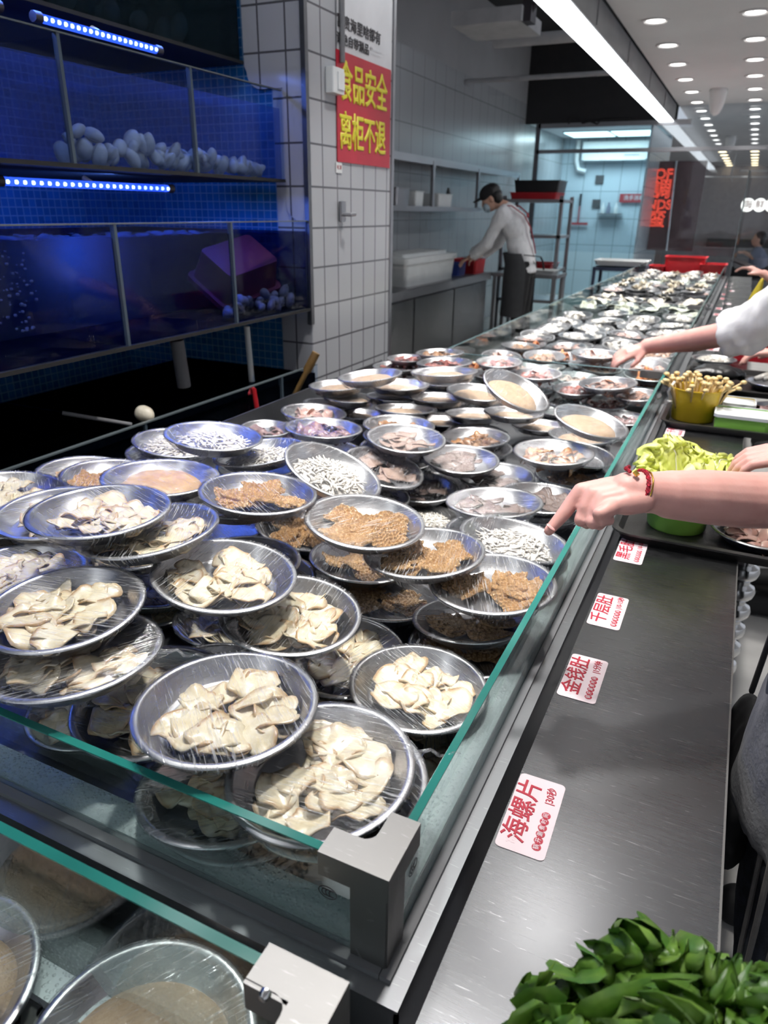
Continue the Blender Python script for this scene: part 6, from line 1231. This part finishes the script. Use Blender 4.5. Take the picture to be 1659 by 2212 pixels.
def legs(x, y, f, hip):
    f = _n(np.array((*f, 0.0))); l = np.cross([0, 0, 1], f); d = {}
    for s, k in (('L', 1), ('R', -1)): d['leg' + s] = hip + l * .09 * k + V(0, 0, -.06); d['kn' + s] = V(x, y, .48) + l * .10 * k + f * .03; d['an' + s] = V(x, y, .095) + l * .11 * k - f * .02
    return d
# --- cook at the bench
hip = V(-2.05, 7.62, .93); J = dict(hip=hip, chest=V(-2.16, 7.60, 1.30), neck=V(-2.29, 7.58, 1.50), head=V(-2.43, 7.55, 1.565), look=(-.93, -.25, -.50), headup=(-.4, 0, .9), shL=V(-2.25, 7.39, 1.42), shR=V(-2.25, 7.80, 1.42), elL=V(-2.40, 7.42, 1.14), elR=V(-2.42, 7.86, 1.13), wrL=V(-2.62, 7.56, 1.00), wrR=V(-2.62, 7.86, 1.0), hdL=(-.8, .2, -.4), hdR=(-.8, -.1, -.4), R=rotm(0, math.radians(-22), 0) @ np.diag([1, 1, 1]))
J.update(legs(-2.02, 7.62, (-1, 0), hip))
root, P, HR = person('person in white shirt, dark apron and black cap bending over the kitchen bench', None, (-1, 0), J, dict(top='white_cloth', legs='black_cloth', sleeve=1.8, hem=-.07, hair=True, fold=.008, loose=.062), 'skin_warm', .011)
q = grow([('e', P(-.01, 0, .055), (.108, .088, .085), HR), ('e', P(.115, 0, .045), (.062, .075, .010), HR), ('e', P(-.05, 0, .01), (.075, .083, .06), HR)], .007, 2, 'black_cloth', 'cap'); link('cap', q, root)
q = grow([('e', P(.062, 0, -.062), (.045, .064, .050), HR)], .006, 2, 'mask_cloth', 'face_mask'); link('face_mask', q, root)
# apron: sheet round the front and near hip, with straps crossing the back
b = MB(); n = 14; rows_ = []
for k, (z, off) in enumerate(((1.06, .0), (.95, .02), (.80, .03), (.60, .03), (.44, .035))):
    c_ = V(-2.06 - (.05 if z > 1 else 0), 7.62, z); rows_.append([c_ + V(-(.165 + off) * math.cos(t), (.215 + off * .5) * math.sin(t), 0) for t in np.linspace(-2.05, 2.05, n)])
P0 = [p for r_ in rows_ for p in r_]; b.add(P0 + [p + V(.006, 0, 0) for p in P0], [(k * n + i, k * n + i + 1, (k + 1) * n + i + 1, (k + 1) * n + i) for k in range(4) for i in range(n - 1)]); b.build('apron', 'apron_cloth', root, 'all')
def strap(pts, nm='strap', w=.014): return MB().tube(pts, w, 8, True, .45).build(nm, 'red_strap', root, True)
strap([V(-2.28, 7.46, 1.50), V(-2.18, 7.46, 1.50), V(-2.06, 7.50, 1.42), V(-1.99, 7.54, 1.30), V(-1.95, 7.57, 1.15), V(-1.93, 7.58, 1.06)])
strap([V(-2.28, 7.74, 1.50), V(-2.18, 7.74, 1.50), V(-2.07, 7.68, 1.43), V(-2.03, 7.54, 1.40)])
MB().tube([V(-2.0, 7.42, 1.05), V(-1.91, 7.5, 1.04), V(-1.88, 7.60, 1.03), V(-1.86, 7.64, .98), V(-1.85, 7.66, .90)], .012, 8, True, .5).build('waist_tie', 'apron_cloth', root, True)
# --- customer whose hand points
f_ = (-1, 0)
D = at_d
wr = D(1380, 1063, .985); el = V(.235, 1.20, 1.06); hip = V(.33, 1.46, .90)
J = dict(hip=hip, chest=V(.34, 1.46, 1.24), neck=V(.34, 1.46, 1.42), head=V(.33, 1.46, 1.56), shL=V(.34, 1.28, 1.34), shR=V(.35, 1.64, 1.34), elL=el, elR=V(.36, 1.74, 1.08), wrL=wr, wrR=V(.20, 1.60, 1.00), hdR=(-1, -.1, -.02), huR=(.0, -.2, .97), look=(-1, -.2, -.4), armrL=[.056, .0445, .0285])
J.update(legs(.36, 1.46, f_, hip))
mcp = [D(1256, 1061, .998), D(1281, 1068, .984), D(1304, 1079, .972), D(1326, 1092, .964)]
mid = [D(1392, 1047, .990), D(1390, 1058, .980), D(1388, 1070, .974), D(1384, 1082, .970)]
hl = []
for m_, a in zip(mcp, mid): hl.append(('c', [a, a + (m_ - a) * .55, m_], [.0175, .0165, .0122]))
hl += [('c', [D(1450, 1068, .99), D(1400, 1062, .986), D(1355, 1060, .985)], [.034, .0275, .026]), ('c', [D(1520, 1073, 1.0), D(1450, 1069, .99)], [.0385, .034]), ('c', [el, D(1600, 1080, 1.02), D(1520, 1073, 1.0)], [.043, .0405, .0385])]
hl += [('c', [mcp[0], D(1237, 1083, 1.0), D(1221, 1106, 1.0), D(1203, 1127, 1.0), D(1186, 1146, 1.0)], [.0122, .0106, .0102, .0088, .0074]),
       ('c', [mcp[1], D(1266, 1098, .983), D(1256, 1123, .984), D(1268, 1130, 1.004), D(1288, 1116, 1.014)], [.0122, .0112, .0102, .0088, .0080]),
       ('c', [mcp[2], D(1291, 1105, .968), D(1281, 1128, .968), D(1294, 1132, .985), D(1312, 1118, .998)], [.0122, .0112, .0102, .0088, .0080]),
       ('c', [mcp[3], D(1310, 1102, .954), D(1294, 1110, .950), D(1300, 1124, .955), D(1316, 1124, .970)], [.0122, .0106, .0092, .0082, .0074]),
       ('c', [D(1372, 1045, 1.0), D(1330, 1070, 1.018), D(1300, 1090, 1.022), D(1278, 1102, 1.022)], [.016, .014, .0108, .0085])]
J['handL'] = hl
PA, P, HR = person('person reaching in from the aisle, pointing a finger, red bracelet on the wrist', None, f_, J, dict(top='beige_cloth', legs='black_cloth', sleeveL=.85, sleeveR=.9, hem=-.17, fold=.006, long=True), 'skin_pale', .0024)
q = MB(); q.ball((0, 0, 0), .0062, 12, 8, (1.25, .85, .28)); q = q.build('fingernail', 'nail', PA, True); q.location = D(1190, 1139, .9925); q.rotation_euler = (.1, .62, .25)
def ringband(c, ax, ry, rz_, rad, nm, mat_, parent, tilt=0, braid=0):
    ax = _n(ax); up = _n(V(0, 0, 1) - ax * ax[2]); sd = np.cross(ax, up); pts = []
    for k in range(61):
        t = 2 * PI * k / 60; pts.append(c + up * rz_ * math.cos(t) + sd * ry * math.sin(t) + ax * tilt * math.cos(t))
    b = MB()
    if braid:
        for s in range(2):
            pp = [p + ax * rad * .8 * math.sin(k * 2.1 + s * PI) + (p - c) / np.linalg.norm(p - c) * rad * .5 * math.cos(k * 2.1 + s * PI) for k, p in enumerate(pts)]; b.tube(pp, rad, 6)
    else: b.tube(pts, rad, 8)
    return b.build(nm, mat_, parent, True)
ax = D(1450, 1069, .99) - D(1380, 1062, .985)
o = ringband(D(1374, 1062, .986), ax, .0300, .0302, .0021, 'cord_bracelet', 'bracelet_red', None, .005, 1); tag(o, 'braided red cord bracelet round the pointing wrist', 'bracelet')
q = MB(); q.ball(D(1353, 1012, .975), .0035, 8, 6).ball(D(1358, 1009, .978), .003, 8, 6).tube([D(1353, 1012, .975), D(1362, 1020, .968)], .0024, 6); q.build('knot', 'bracelet_red', o, True)
q = MB(); q.ball(D(1388, 1086, .962), .0028, 8, 6); q.build('bead', 'gold', o, True)
o = ringband(D(1381, 1063, .986), ax, .0302, .0304, .0011, 'gold_bracelet', 'gold', None, .007); tag(o, 'thin gold bracelet beside the red cord on the pointing wrist', 'bracelet')
q = MB(); q.tube([D(1371, 1019, .965), D(1378, 1027, .962)], .0034, 8); q.build('clasp', 'gold', o, True)
# --- customer in grey standing against the shelf
hip = V(.250, .90, .90); J = dict(hip=hip, chest=V(.285, .90, 1.24), neck=V(.29, .90, 1.42), head=V(.28, .90, 1.56), shL=V(.29, .72, 1.34), shR=V(.30, 1.07, 1.34), elL=V(.34, .65, 1.07), elR=V(.39, 1.08, 1.07), wrL=V(.30, .65, .84), wrR=V(.40, 1.07, .84), hdL=(-.15, 0, -1), hdR=(-.15, 0, -1), huL=(0, -1, 0), huR=(0, 1, 0), look=(-1, -.1, -.4))
J.update(legs(.27, .90, f_, hip))
PG, P, HR = person('person in loose grey top and striped dark jeans standing against the shelf edge', None, f_, J, dict(top='grey_cloth', legs='navy_denim', sleeve=.9, hem=-.19, fold=.007, long=True), 'skin_pale', .010)
a0, a1, a2 = J['legL'], J['knL'], J['anL']
for ang in (183, 203, 224):
    ptsS = []
    for k in range(15):
        t = k / 14 * 1.7; c0 = a0 + (a1 - a0) * t if t <= 1 else a1 + (a2 - a1) * (t - 1); r0 = .104 + (.076 - .104) * t if t <= 1 else .076 - .010 * (t - 1)
        ptsS.append(c0 + V(math.cos(math.radians(ang)), math.sin(math.radians(ang)), 0) * (r0 + .001))
    MB().tube(ptsS, .0065, 6, True, .6).build('trouser_stripe', 'grey_stripe', PG, True)
o = empty('handbag', (.140, 1.10, .46), 0, 'black soft handbag hanging between the shelf edge and the grey-topped person', 'bag')
q = grow([('e', (.142, 1.09, .60), (.034, .13, .11)), ('e', (.142, 1.09, .54), (.036, .135, .09)), ('e', (.142, 1.09, .66), (.028, .12, .06))], .007, 3, 'black_cloth', 'bag_body', .005, 18); c = link('bag_body', q, o); c.matrix_parent_inverse = Matrix.Translation(-o.location)
child_mb(o, MB().tube([(.142, 1.00, .70), (.15, 1.01, .86), (.17, 1.06, 1.0), (.17, 1.12, 1.0), (.15, 1.17, .86), (.142, 1.18, .70)], .008, 8, True, .6), 'shoulder_strap', 'black_cloth', True)
# --- white-sleeved customer reaching to the far counter
hip = V(.36, 2.95, .92); wr = at_d(1398, 748, 2.86)
J = dict(hip=hip, chest=V(.31, 2.93, 1.25), neck=V(.29, 2.92, 1.42), head=V(.26, 2.92, 1.56), shL=V(.27, 2.74, 1.33), shR=V(.28, 3.12, 1.34), elL=at_d(1560, 728, 2.80), elR=V(.36, 3.2, 1.08), wrL=wr, wrR=V(.2, 3.25, .95), hdR=(-1, 0, -.1), look=(-1, .1, -.4), armrL=[.055, .046, .030])
J['elL'] = V(.07, 2.86, 1.085)
J['handL'] = hand_prims(wr, at_d(1320, 775, 2.9) - wr, (0.0, -.45, .9), None, 1.0, .62, -1) + [('c', [J['elL'], at_d(1500, 738, 2.84), wr], [.047, .0405, .031])]
J.update(legs(.38, 2.95, f_, hip))
PC, P, HR = person('person in loose white shirt reaching for a wrapped plate on the far counter', None, f_, J, dict(top='white_cloth', legs='black_cloth', sleeveL=1.22, sleeveR=1.3, hem=-.16, fold=.013, loose=.085, cuff=1.05, long=True), 'skin_pale', .0065)
# --- phone holder further along
hip = V(.42, 5.2, .92); wr = at_y(1650, 592, 4.95)
J = dict(hip=hip, chest=V(.42, 5.2, 1.25), neck=V(.42, 5.2, 1.42), head=V(.40, 5.2, 1.56), shL=V(.40, 5.02, 1.34), shR=V(.42, 5.38, 1.34), elL=V(.30, 4.92, 1.02), elR=V(.45, 5.5, 1.06), wrL=wr, wrR=V(.3, 5.45, .9), hdL=tuple(at_y(1615, 577, 4.95) - wr), hdR=(-.6, 0, -.5), look=(-1, -.1, -.5))
J.update(legs(.42, 5.2, f_, hip))
PD, P, HR = person('person in black holding up a dark phone beside the far shelf', None, f_, J, dict(top='black_cloth', legs='black_cloth', sleeve=.7, hem=-.14, long=True), 'skin_pale', .009)
c_ = at_y(1607, 570, 4.97); o = MB().cbox((0, 0, 0), (.15, .075, .009), rotm(.2, .35, 0)).build('phone', 'ink_black'); o.location = c_; tag(o, 'dark phone held up beside the far shelf', 'phone')
o = grow([('c', [at_y(1640, 600, 4.85) + V(.02, 0, 0), at_y(1632, 640, 4.85), at_y(1622, 665, 4.85)], [.015, .05, .06], .6)], .008, 3, 'yellow_bag', 'bag', .006, 14); o = link('shopping_bag', o); tag(o, 'yellow cloth bag hanging from the arm of the phone holder', 'bag')
# --- diner far behind the glass
hip = V(.27, 14.6, .62); J = dict(hip=hip, chest=V(.24, 14.6, .88), neck=V(.22, 14.6, 1.03), head=at_y(1638, 517, 14.6), shL=V(.2, 14.42, .98), shR=V(.22, 14.78, .98), elL=V(.1, 14.4, .78), elR=V(.1, 14.8, .78), wrL=V(-.05, 14.5, .85), wrR=V(-.05, 14.7, .85), hdL=(-1, 0, 0), hdR=(-1, 0, 0))
J['neck'] = J['head'] - V(-.02, 0, .14); J['chest'] = J['neck'] - V(-.02, 0, .16); J['hip'] = V(.28, 14.6, .55)
for s, k in (('L', -1), ('R', 1)): J['leg' + s] = V(.25, 14.6 + .1 * k, .52); J['kn' + s] = V(-.12, 14.6 + .12 * k, .5); J['an' + s] = V(-.12, 14.6 + .12 * k, .09); J['sh' + s] = J['neck'] + V(.02, .18 * k, -.07)
PE, P, HR = person('small dark-haired seated person in blue grey far behind the glass', None, f_, J, dict(top='blue_grey_cloth', legs='black_cloth', sleeve=.9, hem=-.05), 'skin_warm', .013)
o = empty('stool', (.30, 14.6, 0), 0, 'stool under the seated person far behind the glass', 'stool'); MB().lathe([(.001, .40), (.18, .40), (.18, .44), (.001, .44)], 20).build('seat', 'dining_dark', o, True); MB().lathe([(.16, 0), (.16, .02), (.03, .03), (.03, .40)], 16).build('pedestal', 'dull_chrome', o, True)
